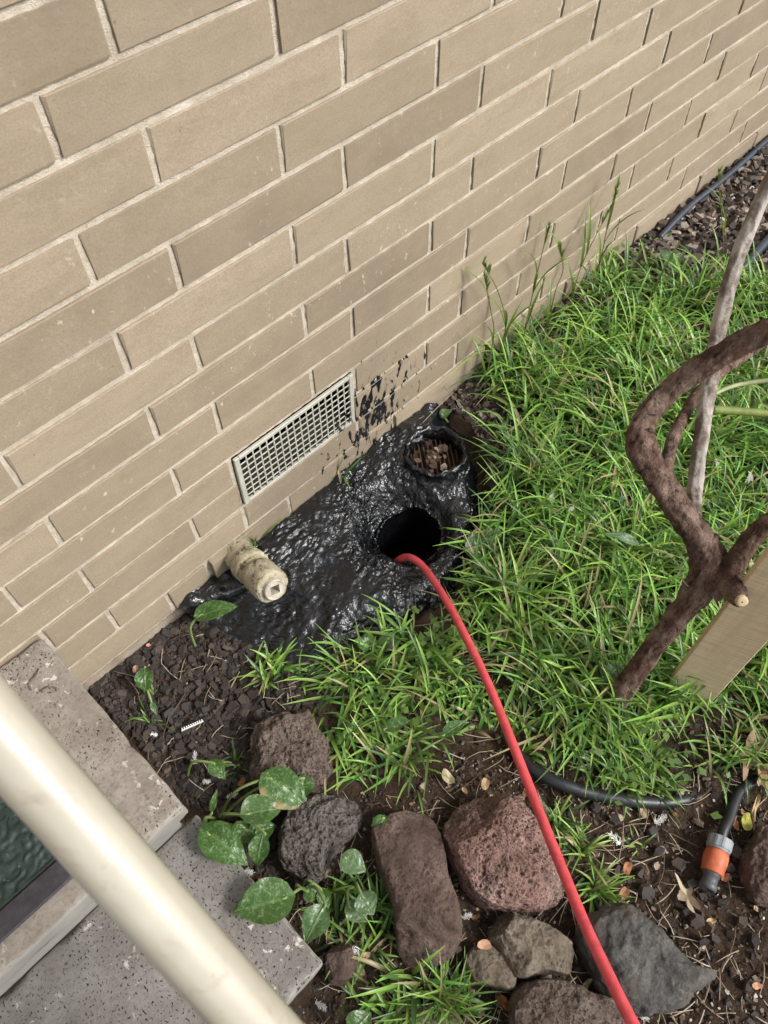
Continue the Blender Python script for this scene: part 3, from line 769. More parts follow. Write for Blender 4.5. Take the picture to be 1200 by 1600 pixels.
tag(mesh('irrigation_pipe', *tube(crom([(*PG(x, y, z), .0075) for x, y, z in BP], 6), 12), None, MBLUE, loc=PG(1108, 298)), 'thin blue-grey irrigation pipe on the mulch along the far wall', 'pipe')
BP2 = [(1150, 430, .004), (1172, 406, .014), (1195, 380, .016), (1230, 345, .016), (1280, 300, .014)]
tag(mesh('irrigation_pipe', *tube(crom([(*PG(x, y, z), .0115) for x, y, z in BP2], 6), 12), None, MBLUE, loc=PG(1195, 380)), 'dark blue pipe behind the pale grey branch at right edge', 'pipe')

# ------------------------------------------------------------------ shrub
def limb(pts, n=14, amp=.13, seg=40, fr=45):
    def bmp(q, a, s): return 1 + .05 * sin(a * 6 + 5 * nz(q.x * 25, q.y * 25, q.z * 25)) + .06 * nz(a * 2.5, s * 45, 3) + amp * fbm((q.x * fr, q.y * fr, q.z * fr * .6), 3) + .09 * abs(fbm((q.x * 120, q.y * 120, q.z * 60), 3))
    return tube(crom([(*P(x, y, z), r) for x, y, z, r in pts], n), seg, True, bmp)
def build_shrub():
    b0 = P(948, 1112, 0)
    t = thing('shrub', 'gnarled brown bare-stemmed shrub rising from the grass at right', 'shrub', b0)
    child(t, 'trunk', *limb([(925, 1145, -.06, 0.0216), (950, 1110, .0, 0.0230), (985, 1062, .09, 0.0185), (1022, 1010, .17, 0.0170), (1060, 962, .25, 0.0183), (1095, 915, .32, 0.0241), (1108, 880, .36, 0.0249), (1098, 840, .39, 0.0208)]), MBARK)
    child(t, 'branch', *limb([(1112, 905, .33, 0.0183), (1092, 845, .39, 0.0203), (1058, 790, .44, 0.0195), (1032, 752, .48, 0.0187), (1008, 712, .52, 0.0191), (1000, 686, .54, 0.0187), (1010, 655, .555, 0.0162), (1040, 615, .58, 0.0149), (1085, 580, .62, 0.0149), (1140, 547, .66, 0.0149), (1205, 515, .70, 0.0154), (1290, 470, .77, 0.0149), (1400, 400, .88, 0.0133)]), MBARK)
    child(t, 'branch', *limb([(1086, 850, .39, 0.0108), (1084, 800, .42, 0.0104), (1088, 745, .45, 0.0104), (1098, 670, .50, 0.0104), (1110, 590, .55, 0.0106), (1126, 500, .61, 0.0108), (1150, 410, .67, 0.0100), (1195, 300, .75, 0.0091), (1260, 170, .86, 0.0087), (1330, 40, .98, 0.0083)], 10, .06), MGBARK)
    child(t, 'branch', *limb([(1040, 735, .49, 0.0091), (1052, 685, .50, 0.0087), (1072, 645, .50, 0.0079), (1095, 610, .49, 0.0083), (1130, 580, .47, 0.0075), (1180, 545, .45, 0.0075), (1240, 500, .45, 0.0066)], 10, .14, 20, 70), MBARK)
    child(t, 'branch', *limb([(1112, 925, .34, 0.0174), (1140, 898, .37, 0.0166), (1160, 862, .40, 0.0145), (1185, 830, .43, 0.0137), (1230, 800, .47, 0.0133), (1300, 760, .54, 0.0124)]), MBARK)
    stub = child(t, 'cut_stub', *limb([(1120, 905, .35, 0.0166), (1142, 918, .37, 0.0158), (1152, 932, .385, 0.0137), (1157, 939, .39, 0.0104)], 8, .18, 26, 70), MBARK)
    c = P(1157, 937, .392); d = (P(1160, 944, .398) - P(1142, 918, .37)).normalized()
    child(stub, 'cut_face', *lathe([(.0085, -.006), (.0085, .006), (.0065, .0075), (.001, .0075)], 18, d, c, lambda q: .0012 * fbm(q * 120, 2)), MCUT)
    child(t, 'green_shoot', *tube(crom([(*P(1112, 640, .49), .0065), (*P(1150, 642, .47), .0062), (*P(1200, 646, .44), .006), (*P(1280, 655, .40), .006)], 8), 12), MGSTEM)
    child(t, 'thin_shoot', *tube(crom([(*P(1118, 615, .52), .0028), (*P(1135, 607, .52), .003), (*P(1160, 600, .52), .0032), (*P(1205, 594, .53), .0032), (*P(1280, 588, .55), .003)], 8), 8), mat_plain('pale twig', (.34, .38, .20), .6, .3, .3))
    r = random.Random(4); V = []; Fq = []; C = []
    for ex, ey, ez in ((1430, 400, .86), (1320, 750, .55), (1450, 430, .80), (1310, 490, .47)):
        e = P(ex, ey, ez)
        for _ in range(16):
            p = e + Vector((r.gauss(0, .07) + .06, r.gauss(0, .07), r.gauss(0, .06) + .03)); q = PX(p)
            if -40 < q[0] < 1250 and -40 < q[1] < 1640: continue
            az = r.uniform(0, 6.28); k = r.uniform(.6, 1.1)
            blade(V, Fq, C, p, az, r.uniform(.03, .055), .02, r.uniform(-.2, .7), r.uniform(-.8, .2), (.07 * k, .15 * k, .03 * k), 4)
    child(t, 'foliage', V, Fq, MGRASS, True, C)
    return t
def build_tie():
    c = P(1105, 893, .335); v = []
    path = []
    for k in range(0, 33):
        a = 2 * pi * k / 32; path.append((c.x + .036 * cos(a), c.y + .036 * sin(a), c.z + .012 * cos(a + 1), .0012))
    tag(mesh('wire_tie', *tube(path, 6, False), None, MWIRE, loc=c), 'thin pale wire loop tied round the shrub trunk', 'wire')
    p = [(*P(1120, 884, .37), .0012), (*P(1175, 881, .37), .0012), (*P(1230, 880, .37), .0012), (*P(1330, 875, .38), .0012)]
    tag(mesh('tie_string', *tube(crom(p, 5), 6), None, MWIRE, loc=p[1][:3]), 'taut pale string running from shrub trunk past the stake', 'string')
build_tie()
def build_stake():
    a = P(1094, 1112, 0); b = P(1030, 1088, 0); d = (b - a); d.z = 0; wv = d.normalized() * .080; n = Vector((-wv.y, wv.x, 0)).normalized()
    if n.dot(CAM - a) < 0: n = -n
    a = a - wv.normalized() * .010 - n * .012
    th = .018; H = .75; lean = Vector((.012, .004, 0))
    V = []; Fq = []; 
    for i in range(13):
        z = lerp(-.1, H, i / 12); o = lean * z
        for p in (a, a + wv, a + wv - n * th, a - n * th): V.append(Vector((p.x, p.y, 0)) + o + Vector((0, 0, z)))
    for i in range(12):
        for k in range(4): Fq.append((i * 4 + k, i * 4 + (k + 1) % 4, (i + 1) * 4 + (k + 1) % 4, (i + 1) * 4 + k))
    Fq.append((48, 49, 50, 51)); Fq.append((3, 2, 1, 0))
    o = mesh('garden_stake', V, Fq, None, MSTAKE, False, loc=(a + wv * .5))
    bv = o.modifiers.new('Bevel', 'BEVEL'); bv.width = .0015; bv.segments = 1; bv.limit_method = 'ANGLE'
    tag(o, 'pale sawn timber stake standing behind the shrub trunk', 'stake')
build_stake()

# ------------------------------------------------------------------ grass
def blade(V, Fq, C, base, az, Ln, wd, e0, e1, col, n=6, twist=0.0):
    """one arching strip: e0 start elevation, e1 end elevation"""
    o = len(V); p = Vector(base); sx, sy = -sin(az), cos(az)
    for i in range(n + 1):
        s = i / n; e = lerp(e0, e1, s ** 1.2); a = az + twist * s
        wdt = wd * (.55 + .45 * sin(min(1, s * 2.2) * pi / 2)) * (1 - s ** 2.6) * .5 + .0002
        side = Vector((-sin(a), cos(a), 0)) * wdt
        # slight V section
        up = Vector((-cos(a) * sin(e), -sin(a) * sin(e), cos(e))) * (wdt * .35)
        V.append(p - side + up); V.append(p.copy()); V.append(p + side + up)
        k = .36 + .84 * s  # shade put into the colour: dark at the base, bright at the tip
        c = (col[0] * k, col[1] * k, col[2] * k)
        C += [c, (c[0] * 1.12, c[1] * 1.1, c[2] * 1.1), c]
        d = Vector((cos(a) * cos(e), sin(a) * cos(e), sin(e))); p = p + d * (Ln / n)
    for i in range(n):
        for k in (0, 1): Fq.append((o + i * 3 + k, o + i * 3 + k + 1, o + i * 3 + k + 4, o + i * 3 + k + 3))
def gcol(r=random):
    t = r.random()
    if t < .10: return (.42, .35, .18)
    if t < .5: return (.30 + r.uniform(-.05, .05), .51 + r.uniform(-.06, .06), .10)
    if t < .8: return (.15 + r.uniform(-.03, .03), .30 + r.uniform(-.04, .04), .060)
    return (.075, .155, .045)
def tuft(V, Fq, C, c, n, Ln, wd, r, spread=.02, droop=.6, tint=1.0, zo=0.0, lean=None):
    for _ in range(n):
        az = r.uniform(0, 2 * pi) if lean is None else lean + r.gauss(0, 1.0); b = Vector((c[0] + r.gauss(0, spread) * .6, c[1] + r.gauss(0, spread) * .6, 0)); b.z = ground_h(b.x, b.y) - .004 + zo
        e0 = r.uniform(.55, 1.45); e1 = e0 - r.uniform(.5, 1.9) * droop * 1.3
        l = Ln * r.uniform(.55, 1.2); k = gcol(r); k = (k[0] * tint, k[1] * tint, k[2] * tint)
        blade(V, Fq, C, b, az, l, wd * r.uniform(.7, 1.25), e0, e1, k, 6, r.uniform(-.5, .5))
G1 = [(772, 605), (790, 560), (830, 500), (900, 462), (955, 440), (1010, 440), (1060, 475), (1130, 480), (1450, 440), (1450, 1080), (1200, 1040), (1130, 1075), (1060, 1100), (980, 1110), (920, 1120), (840, 1160), (760, 1165), (700, 1180), (650, 1225), (560, 1222), (515, 1170), (495, 1090), (530, 1035), (640, 990), (722, 935), (768, 862), (792, 800), (802, 700), (788, 650)]
G2 = [(960, 1120), (1060, 1110), (1200, 1060), (1420, 1100), (1300, 1230), (1150, 1200), (1060, 1250), (960, 1235), (880, 1190)]
G3 = [(505, 1400), (600, 1380), (628, 1500), (650, 1520), (760, 1560), (740, 1620), (560, 1640), (540, 1520)]
HP = [PX(p[:3]) for p in hp[::3]]
def build_grass():
    r = random.Random(11); V = []; Fq = []; C = []; n = 0
    def near_hole(x, y): return (x - HOLE.x) ** 2 + (y - HOLE.y) ** 2 < .17 ** 2 and y > -.33
    tries = 0
    while n < 900 and tries < 60000:
        tries += 1
        x = r.uniform(-.1, 2.1); y = r.uniform(-1.35, -.015); q = PX((x, y, 0))
        if not inside(q, G1): continue
        if inside((x, y), TAR) or (x - RISER.x) ** 2 + (y - RISER.y) ** 2 < .13 ** 2: continue
        if any(abs(q[0] - hx) < 16 and abs(q[1] - hy) < 16 and hy < 1080 for hx, hy in HP): continue
        d = .5 + .5 * nz(x * 6, y * 6, 8) + .15 * nz(x * 20, y * 20, 3)
        if d < .39: continue
        ln = r.uniform(.065, .11) + .085 * d
        if q[1] < 520: ln *= 1.05
        if q[0] < 640: ln *= .72
        if any(abs(q[0] - hx) < 38 and abs(q[1] - hy) < 60 for hx, hy in HP): ln *= .45
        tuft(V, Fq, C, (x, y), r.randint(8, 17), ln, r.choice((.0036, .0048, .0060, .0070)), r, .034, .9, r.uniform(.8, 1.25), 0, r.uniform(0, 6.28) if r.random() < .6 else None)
        n += 1
    for _ in range(170):                            # long single blades
        x = r.uniform(0, 1.7); y = r.uniform(-1.0, -.03); q = PX((x, y, 0))
        if q[0] > 790 and inside(q, G1) and not inside((x, y), TAR) and not any(abs(q[0] - hx) < 50 and abs(q[1] - hy) < 90 for hx, hy in HP): tuft(V, Fq, C, (x, y), 2, .22, .0058, r, .02, .95, 1.15)
    n = 0; tries = 0
    while n < 105 and tries < 20000:
        tries += 1
        x = r.uniform(-.3, 1.2); y = r.uniform(-1.5, -.3); q = PX((x, y, 0))
        if not (inside(q, G2)): continue
        if nz(x * 9, y * 9, 8) < -.05: continue
        tuft(V, Fq, C, (x, y), r.randint(5, 12), .085, .0042, r, .02, .8, .8); n += 1
    n = 0; tries = 0
    while n < 30 and tries < 20000:
        tries += 1
        x = r.uniform(-.5, .3); y = r.uniform(-1.3, -.5); q = PX((x, y, 0))
        if not (inside(q, G3)): continue
        tuft(V, Fq, C, (x, y), r.randint(4, 8), .07, .0048, r, .016, .8, .8); n += 1
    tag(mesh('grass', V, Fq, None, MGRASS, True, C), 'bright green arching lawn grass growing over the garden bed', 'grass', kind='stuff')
build_grass()
def build_groundcover():                            # small round-leaved weeds threaded through the grass
    r = random.Random(5); V = []; Fq = []; C = []
    spots = [(1000, 440, 70, 90), (930, 480, 60, 60), (690, 1010, 50, 45), (600, 1110, 50, 40), (1080, 800, 60, 50), (860, 660, 70, 60), (1020, 1180, 70, 40), (1150, 450, 60, 60), (900, 740, 60, 50)]
    for sx, sy, sp, n in spots:
        for _ in range(int(n * 1.7)):
            p = PG(sx + r.gauss(0, sp * .6), sy + r.gauss(0, sp * .5), r.uniform(.015, .06)); a = r.uniform(0, 6.28); s = r.uniform(.006, .013)
            d = Vector((cos(a), sin(a), r.uniform(-.2, .5))); e = Vector((-sin(a), cos(a), r.uniform(-.3, .3))); o = len(V)
            V += [p, p + d * s * .7 + e * s * .55, p + d * s * 1.7, p + d * s * .7 - e * s * .55]; Fq.append((o, o + 1, o + 2, o + 3))
            k = r.uniform(.7, 1.2); C += [(.12 * k, .21 * k, .045 * k)] * 4
    tag(mesh('creeping_weeds', V, Fq, None, MGRASS, False, C), 'tiny round-leaved creeping weeds threaded through the grass', 'weeds', kind='stuff')
build_groundcover()
def single_tuft(label, px, py, n, Ln, wd, seed, spread=.012, droop=.7, tint=1.0, zo=0.0):
    p = PG(px, py, zo); V = []; Fq = []; C = []; tuft(V, Fq, C, (p.x, p.y), n, Ln, wd, random.Random(seed), spread, droop, tint, zo)
    tag(mesh('grass_tuft', V, Fq, None, MGRASS, True, C, loc=p), label, 'grass tuft', 'separate grass tufts')
build_shrub()
single_tuft('short bright tuft of broad blades in bark at the bitumen edge', 424, 1052, 46, .062, .0066, 1, .020, .6, 1.15)
single_tuft('few thin blades in bark right of the bright broad tuft', 478, 1062, 12, .06, .005, 2, .014)
single_tuft('fine dark green tuft under the flat tan stone', 692, 1560, 90, .10, .0032, 3, .016, .7, .8)
single_tuft('small tuft between the red scoria stone and garden hose', 868, 1290, 30, .065, .0042, 4, .018)
single_tuft('tuft pressed against right side of the red scoria stone', 905, 1330, 34, .07, .0042, 5, .018)
single_tuft('tuft under the red hose above the dark slate stone', 925, 1390, 36, .075, .0042, 6, .016)
single_tuft('small feathery tuft beside the mottled leaf near step', 372, 1196, 26, .042, .0036, 7, .012, .7, .8)
single_tuft('little grass sprig at the wall above the bitumen', 530, 742, 10, .07, .005, 8, .012, .3, 1.1, .04)
single_tuft('grass sprig growing between the clay pipe stub and vent', 402, 850, 12, .085, .0055, 9, .008, .35, 1.1, .03)
single_tuft('broad-bladed tuft in front of the long brown stone', 640, 1525, 14, .12, .0075, 10, .018, .7, .95)
single_tuft('tiny sprig on bare soil right of red scoria stone', 998, 1318, 14, .035, .003, 12, .008)
single_tuft('sparse sprig in bark beside the upper step', 235, 1125, 10, .045, .003, 13, .012, .7, .75)
single_tuft('leaning tuft between grey vesicular stone and mottled leaves', 520, 1395, 12, .075, .006, 14, .008, .6)

def PW(x, y, Y):
    d = ray(x, y); return CAM + d * ((Y - CAM.y) / d.y)
def stalk(label, pts, seed, Y=-.05):
    a = PW(*pts[0], Y - .01); base = gpos(a.x - .004, a.y)
    P3 = [(*base, .0015), (*((base + PW(*pts[0], Y)) * .5), .0014)] + [(*PW(x, y, Y + .004 * k), .0013 - .0002 * k) for k, (x, y) in enumerate(pts)]
    t = thing('grass_stalk', label, 'grass stalk', base, 'seed stalks by the wall')
    path = crom(P3, 8); child(t, 'stem', *tube(path, 5), MGSTEM)
    V = []; Fq = []; C = []; r = random.Random(seed); end = Vector(path[-1][:3]); d = (end - Vector(path[-5][:3])).normalized()
    for i in range(22):
        b = end - d * (.045 * i / 22); az = r.uniform(0, 6.28)
        blade(V, Fq, C, b, az, .018, .0036, 1.2, .9, (.20, .27, .09), 2)
    child(t, 'seed_head', V, Fq, MGRASS, True, C)
    for i in range(4):
        V = []; Fq = []; C = []; q = path[int(len(path) * r.uniform(.1, .8))]
        blade(V, Fq, C, q[:3], r.uniform(0, 6.28), .13, .0065, 1.35, .3, (.17, .28, .05), 6)
        child(t, 'stalk_leaf', V, Fq, MGRASS, True, C)
stalk('leftmost tall seed stalk standing before the brick wall', [(772, 520), (766, 480), (757, 432)], 1)
stalk('seed stalk with drooping head just right of the leftmost stalk', [(790, 505), (778, 455), (754, 412)], 2, -.04)
stalk('broadest seed stalk in the middle of the wall grass', [(828, 480), (840, 425), (858, 352)], 3)
stalk('tall thin seed stalk crossing the wall courses toward upper right', [(938, 410), (950, 350), (966, 285)], 4)
stalk('curved seed stalk above the grass near the far mulch', [(905, 425), (925, 380), (956, 322)], 5)
stalk('short leafy stalk between the broadest stalk and the curved one', [(868, 455), (880, 420), (872, 385)], 7, -.07)
stalk('thin stalk standing in the far bark mulch', [(1130, 400), (1128, 340), (1122, 268)], 6, -.22)

# ------------------------------------------------------------------ broad-leaved plants
def leaf_mesh(base, tip, width, fold=.25, curl=.12, tone=.5, kind='heart', brown=False, roll=0.0, seed=0):
    """heart or lance shaped blade between two world points"""
    base = Vector(base); tip = Vector(tip); ax = tip - base; Ln = ax.length; d = ax.normalized()
    up = Vector((0, 0, 1)); up = (up - d * up.dot(d)).normalized() if abs(d.z) < .97 else Vector((1, 0, 0)); sd = d.cross(up).normalized()
    if roll: up, sd = up * cos(roll) + sd * sin(roll), sd * cos(roll) - up * sin(roll)
    nu, nv = 16, 12; V = []; Fq = []; C = []; r = random.Random(seed); ph = r.uniform(0, 6)
    for i in range(nu + 1):
        s = i / nu
        if kind == 'heart': hw = (sin(pi * s ** .60) ** .9 if 0 < s < 1 else 0) * .5
        else: hw = (sin(pi * s ** .8) if 0 < s < 1 else 0) * .5
        for j in range(nv + 1):
            t = j / nv * 2 - 1; back = (.16 * Ln * abs(t) ** 1.5 * (1 - s) ** 5 if kind == 'heart' else 0)
            x = s * Ln - back; wv = t * hw * width * .80
            h = fold * abs(wv) + curl * Ln * (sin(pi * s) * .55 - .35 * s * s) + .035 * width * sin(7 * s + ph + t * 2) * abs(t) + .01 * width * sin(22 * s + abs(t) * 5)
            V.append(base + d * x + sd * wv + up * h)
            rib = max(0, 1 - abs(t) * 9) if 0 < s < .97 else 0
            vein = max(0, 1 - abs(((s * 6 - abs(t) * 1.6) % 1) - .5) * 9) * .35
            bz = 0.0
            if brown and abs(t) > .55 and t > 0 and s > .12: bz = min(1, (abs(t) - .5) * 2.6) * (.6 + .4 * sin(s * 17))
            C.append((tone, max(rib, vein), max(0, bz)))
    for i in range(nu):
        for j in range(nv): a = i * (nv + 1) + j; Fq.append((a, a + 1, a + nv + 2, a + nv + 1))
    return V, Fq, C
def plant(label, root, leaves, name='leafy_plant', cat='plant', group=None):
    """leaves: (base px, base z, tip px, tip z, width, tone, opts)"""
    rt = PG(*root); t = thing(name, label, cat, rt, group)
    for i, L_ in enumerate(leaves):
        (bx, by), bz, (tx, ty), tz, wd, tone = L_[:6]; op = L_[6] if len(L_) > 6 else {}
        b = P(bx, by, bz); e = P(tx, ty, tz)
        V, Fq, C = leaf_mesh(b, e, wd, tone=tone, seed=i + int(bx), **op); lf = child(t, 'leaf', V, Fq, MLEAF, True, C)
        mid = (rt + b) * .5 + Vector((0, 0, .02)) + (b - e).normalized() * .01
        child(lf, 'leaf_stalk', *tube(crom([(*(rt - Vector((0, 0, .01))), .0026), (*mid, .0024), (*b, .0022), (*(b + (e - b) * .12), .0012)], 6), 8), MSTEM)
    return t
plant('large clump of white-mottled arrow leaves beside the lower step', (340, 1278), [
    ((418, 1216), .085, (482, 1262), .055, .078, .45, dict(brown=True, roll=.15)),
    ((470, 1216), .070, (476, 1248), .045, .050, .55),
    ((384, 1272), .095, (442, 1262), .075, .066, .6, dict(roll=-.2)),
    ((323, 1300), .125, (388, 1352), .110, .066, .35, dict(curl=.2)),
    ((412, 1300), .080, (400, 1356), .062, .042, .55, dict(kind='lance', curl=.25)),
    ((395, 1300), .055, (432, 1290), .045, .05, .4),
    ((372, 1310), .06, (398, 1285), .05, .05, .35)], 'mottled_plant')
plant('pair of large mottled leaves reaching over the lower step edge', (470, 1388), [
    ((448, 1402), .125, (362, 1424), .125, .078, .55, dict(curl=.10)),
    ((508, 1412), .090, (476, 1474), .085, .052, .7, dict(kind='lance', curl=.1)),
    ((478, 1392), .05, (500, 1402), .045, .035, .45),
    ((500, 1388), .05, (514, 1420), .045, .028, .5, dict(kind='lance'))], 'mottled_plant')
plant('two small round mottled leaves left of the long brown stone', (560, 1385), [
    ((538, 1340), .085, (572, 1362), .078, .046, .95, dict(curl=.05)),
    ((566, 1400), .075, (584, 1430), .07, .046, .95, dict(curl=.05)),
    ((545, 1415), .05, (575, 1440), .04, .04, .8)], 'mottled_plant')
plant('small mottled leaf tucked on top of the long brown stone', (580, 1312), [((600, 1278), .075, (583, 1306), .06, .032, .5)], 'mottled_seedling', 'plant')
plant('single glossy leaf on upright stalk at the bitumen edge below stub', (306, 1012), [((312, 962), .07, (372, 946), .078, .052, .3, dict(curl=.12))], 'seedling', 'plant')
plant('single curled leaf seedling in the bark near the wall footing', (240, 1085), [((226, 1042), .05, (228, 1084), .035, .042, .4, dict(kind='lance', curl=.2)), ((236, 1095), .03, (246, 1118), .02, .014, .6, dict(kind='lance'))], 'seedling', 'plant')
plant('small leaf on long arched stalk between step corner and lava stone', (290, 1215), [((332, 1192), .06, (352, 1218), .05, .034, .4)], 'seedling', 'plant')
plant('thin twisted shoot with narrow leaf rising by the step corner', (322, 1282), [((330, 1272), .06, (340, 1232), .08, .014, .6, dict(kind='lance'))], 'seedling', 'plant')
plant('pale green leaf at lower edge of the bitumen', (590, 1010), [((598, 1012), .035, (620, 992), .05, .038, .8), ((575, 1010), .03, (552, 1000), .045, .034, .55)], 'broadleaf_weed', 'weed')
plant('round-leaved weed at the right edge of the bitumen', (752, 868), [((742, 860), .03, (740, 830), .05, .05, .75), ((752, 850), .03, (772, 828), .045, .03, .7)], 'broadleaf_weed', 'weed')
plant('pale pointed weed leaf standing out in the middle of grass', (1010, 860), [((1000, 852), .10, (945, 833), .13, .028, 1.0, dict(kind='lance'))], 'broadleaf_weed', 'weed')
plant('blue-green weed leaf at the border of far mulch and grass', (1060, 430), [((1055, 420), .05, (1030, 388), .07, .05, .85), ((1050, 415), .05, (1072, 392), .06, .03, .8)], 'broadleaf_weed', 'weed')
plant('small round weed leaves beside the foot of the shrub', (958, 1065), [((950, 1056), .05, (972, 1036), .06, .034, .9), ((946, 1055), .045, (938, 1042), .05, .02, .8)], 'broadleaf_weed', 'weed')
plant('broad weed leaf lying in the grass above lava stones', (640, 1160), [((690, 1150), .05, (730, 1125), .055, .03, .5, dict(kind='lance')), ((600, 1140), .06, (640, 1125), .07, .03, .55, dict(kind='lance'))], 'broadleaf_weed', 'weed')
plant('grey-green leaf lying by wall behind the drain riser', (700, 655), [((690, 650), .03, (706, 640), .035, .03, .8)], 'broadleaf_weed', 'weed')
plant('light green leaf at the bottom edge beside small brown stone', (560, 1600), [((552, 1612), .05, (580, 1580), .05, .05, .6)], 'broadleaf_weed', 'weed')

# ------------------------------------------------------------------ bark mulch, litter, feathers
def chip_geo(r, s, th):
    n = r.randint(5, 7); a0 = r.uniform(0, 6.28); el = r.uniform(.45, 1)
    pts = [(cos(a0 + 2 * pi * k / n + r.uniform(-.3, .3)) * s * r.uniform(.7, 1.1), sin(a0 + 2 * pi * k / n + r.uniform(-.3, .3)) * s * el * r.uniform(.7, 1.1)) for k in range(n)]
    V = [Vector((x, y, -th)) for x, y in pts] + [Vector((x * .88, y * .88, th + r.uniform(-.3, .3) * th)) for x, y in pts]
    Fq = [tuple(range(n, 2 * n))] + [(k, (k + 1) % n, n + (k + 1) % n, n + k) for k in range(n)]
    return V, Fq
def place(V, p, r, tilt=.35):
    m = Matrix.Rotation(r.uniform(0, 6.28), 3, 'Z') @ Matrix.Rotation(r.gauss(0, tilt), 3, 'X') @ Matrix.Rotation(r.gauss(0, tilt), 3, 'Y')
    return [p + m @ q for q in V]
M1 = [(140, 1070), (300, 930), (350, 985), (430, 1040), (500, 1040), (500, 1110), (400, 1130), (390, 1230), (440, 1300), (430, 1400), (330, 1270), (296, 1262), (150, 1085)]
M2 = [(985, 385), (1200, 190), (1420, 60), (1450, 420), (1130, 470), (1050, 450)]
M3 = [(640, 1240), (700, 1180), (850, 1170), (1000, 1240), (1450, 1050), (1500, 1700), (480, 1700), (440, 1380), (560, 1240)]
M4 = [(690, 630), (745, 560), (960, 385), (1010, 400), (830, 560), (815, 700), (800, 800), (757, 830), (765, 730), (735, 670)]
def build_mulch():
    r = random.Random(21)
    def scatter(poly, n, xr, yr, s0, s1, cols, V, Fq, C, tilt=.35, lift=.3):
        k = 0; t = 0
        while k < n and t < n * 30:
            t += 1; x = r.uniform(*xr); y = r.uniform(*yr)
            if not inside(PX((x, y, 0)), poly): continue
            if inside((x, y), TAR) and r.random() < .93: continue
            if x < -.30 and y > -.64: continue
            s = r.uniform(s0, s1) * (1 if r.random() < .8 else 1.5)
            v, f = chip_geo(r, s, s * r.uniform(.12, .3)); v = place(v, gpos(x, y, s * lift), r, tilt)
            o = len(V); V += v; Fq += [tuple(i + o for i in q) for q in f]; c = r.choice(cols); kk = r.uniform(.7, 1.25); C += [(c[0] * kk, c[1] * kk, c[2] * kk)] * len(v); k += 1
    dark = [(.040, .031, .027), (.055, .043, .037), (.030, .025, .023), (.075, .058, .048), (.05, .042, .04)]
    mixd = dark + [(.13, .095, .075), (.20, .155, .125), (.30, .25, .21), (.075, .055, .046), (.16, .12, .10)]
    soil = dark + [(.085, .058, .04), (.07, .048, .034), (.11, .078, .055), (.095, .066, .046), (.30, .24, .18)]
    V = []; Fq = []; C = []
    scatter(M1, 2600, (-.32, .25), (-.62, -.005), .0015, .005, dark, V, Fq, C, .5); scatter(M1, 1500, (-.32, .25), (-.62, -.005), .004, .0105, dark, V, Fq, C, .4)
    tag(mesh('bark_mulch', V, Fq, None, MCHIP, False, C), 'dark composted bark chips beside the steps and wall', 'mulch', kind='stuff')
    V = []; Fq = []; C = []
    scatter(M2, 4200, (.9, 3.6), (-1.2, -.008), .006, .016, mixd, V, Fq, C, .5); scatter(M4, 1900, (.4, 2.0), (-.42, -.008), .003, .010, mixd, V, Fq, C, .5)
    tag(mesh('bark_mulch', V, Fq, None, MCHIP, False, C), 'grey brown bark mulch along the far end of the wall', 'mulch', kind='stuff')
    V = []; Fq = []; C = []
    scatter(M3, 7500, (-.75, 1.0), (-1.5, -.4), .0012, .0045, soil, V, Fq, C, .6); scatter(G1, 2600, (-.1, 1.6), (-1.2, -.02), .002, .007, soil, V, Fq, C, .5); scatter(G2, 900, (-.1, 1.2), (-1.4, -.4), .002, .007, soil, V, Fq, C, .5); scatter(M3, 1000, (-.75, 1.0), (-1.5, -.4), .004, .0085, soil, V, Fq, C, .5)
    tag(mesh('soil_crumbs', V, Fq, None, MCHIP, False, C), 'soil crumbs and bark bits strewn between the stones', 'soil', kind='stuff')
    # twigs and straw
    V = []; Fq = []; C = []
    def straw(poly, n, xr, yr, l0, l1, cols):
        k = 0; t = 0
        while k < n and t < n * 30:
            t += 1; x = r.uniform(*xr); y = r.uniform(*yr)
            if not inside(PX((x, y, 0)), poly) or (x < -.3 and y > -.64) or inside((x, y), TAR): continue
            a = r.uniform(0, 6.28); l = r.uniform(l0, l1); p = gpos(x, y, r.uniform(.004, .010)); bend = r.uniform(-.4, .4); rad = r.uniform(.0005, .0011)
            pts = []
            for i in range(5):
                s = i / 4 - .5; q = Vector((x + cos(a) * l * s - sin(a) * bend * l * s * s, y + sin(a) * l * s + cos(a) * bend * l * s * s, 0)); q.z = ground_h(q.x, q.y) + .006 + r.uniform(-.001, .004); pts.append((*q, rad))
            v, f = tube(pts, 4); o = len(V); V.extend(v); Fq.extend([tuple(i + o for i in q) for q in f]); c = r.choice(cols); C.extend([c] * len(v)); k += 1
    pale = [(.40, .32, .22), (.30, .23, .15), (.48, .41, .32), (.14, .095, .06)]
    straw(M1, 60, (-.32, .25), (-.62, -.01), .015, .06, pale); straw(M2, 120, (.9, 2.6), (-.9, -.01), .02, .08, pale); straw(M3, 720, (-.6, .8), (-1.4, -.4), .012, .06, pale); straw(G1, 380, (0, 1.6), (-1.1, -.03), .04, .12, pale)
    tag(mesh('straw_litter', V, Fq, None, MLITTER, True, C), 'pale straw and fine twigs littering the soil', 'litter', kind='stuff')
    # tiny pale fragments
    V = []; Fq = []; C = []
    crumbs = [(.55, .48, .40), (.45, .30, .20), (.62, .58, .54), (.35, .20, .12)]
    scatter(M3, 1000, (-.6, .8), (-1.4, -.4), .0012, .0032, crumbs, V, Fq, C, .6); scatter(M1, 90, (-.32, .25), (-.62, -.005), .001, .003, crumbs, V, Fq, C, .6); scatter(M2, 300, (.9, 2.6), (-.9, -.008), .003, .009, crumbs, V, Fq, C, .6)
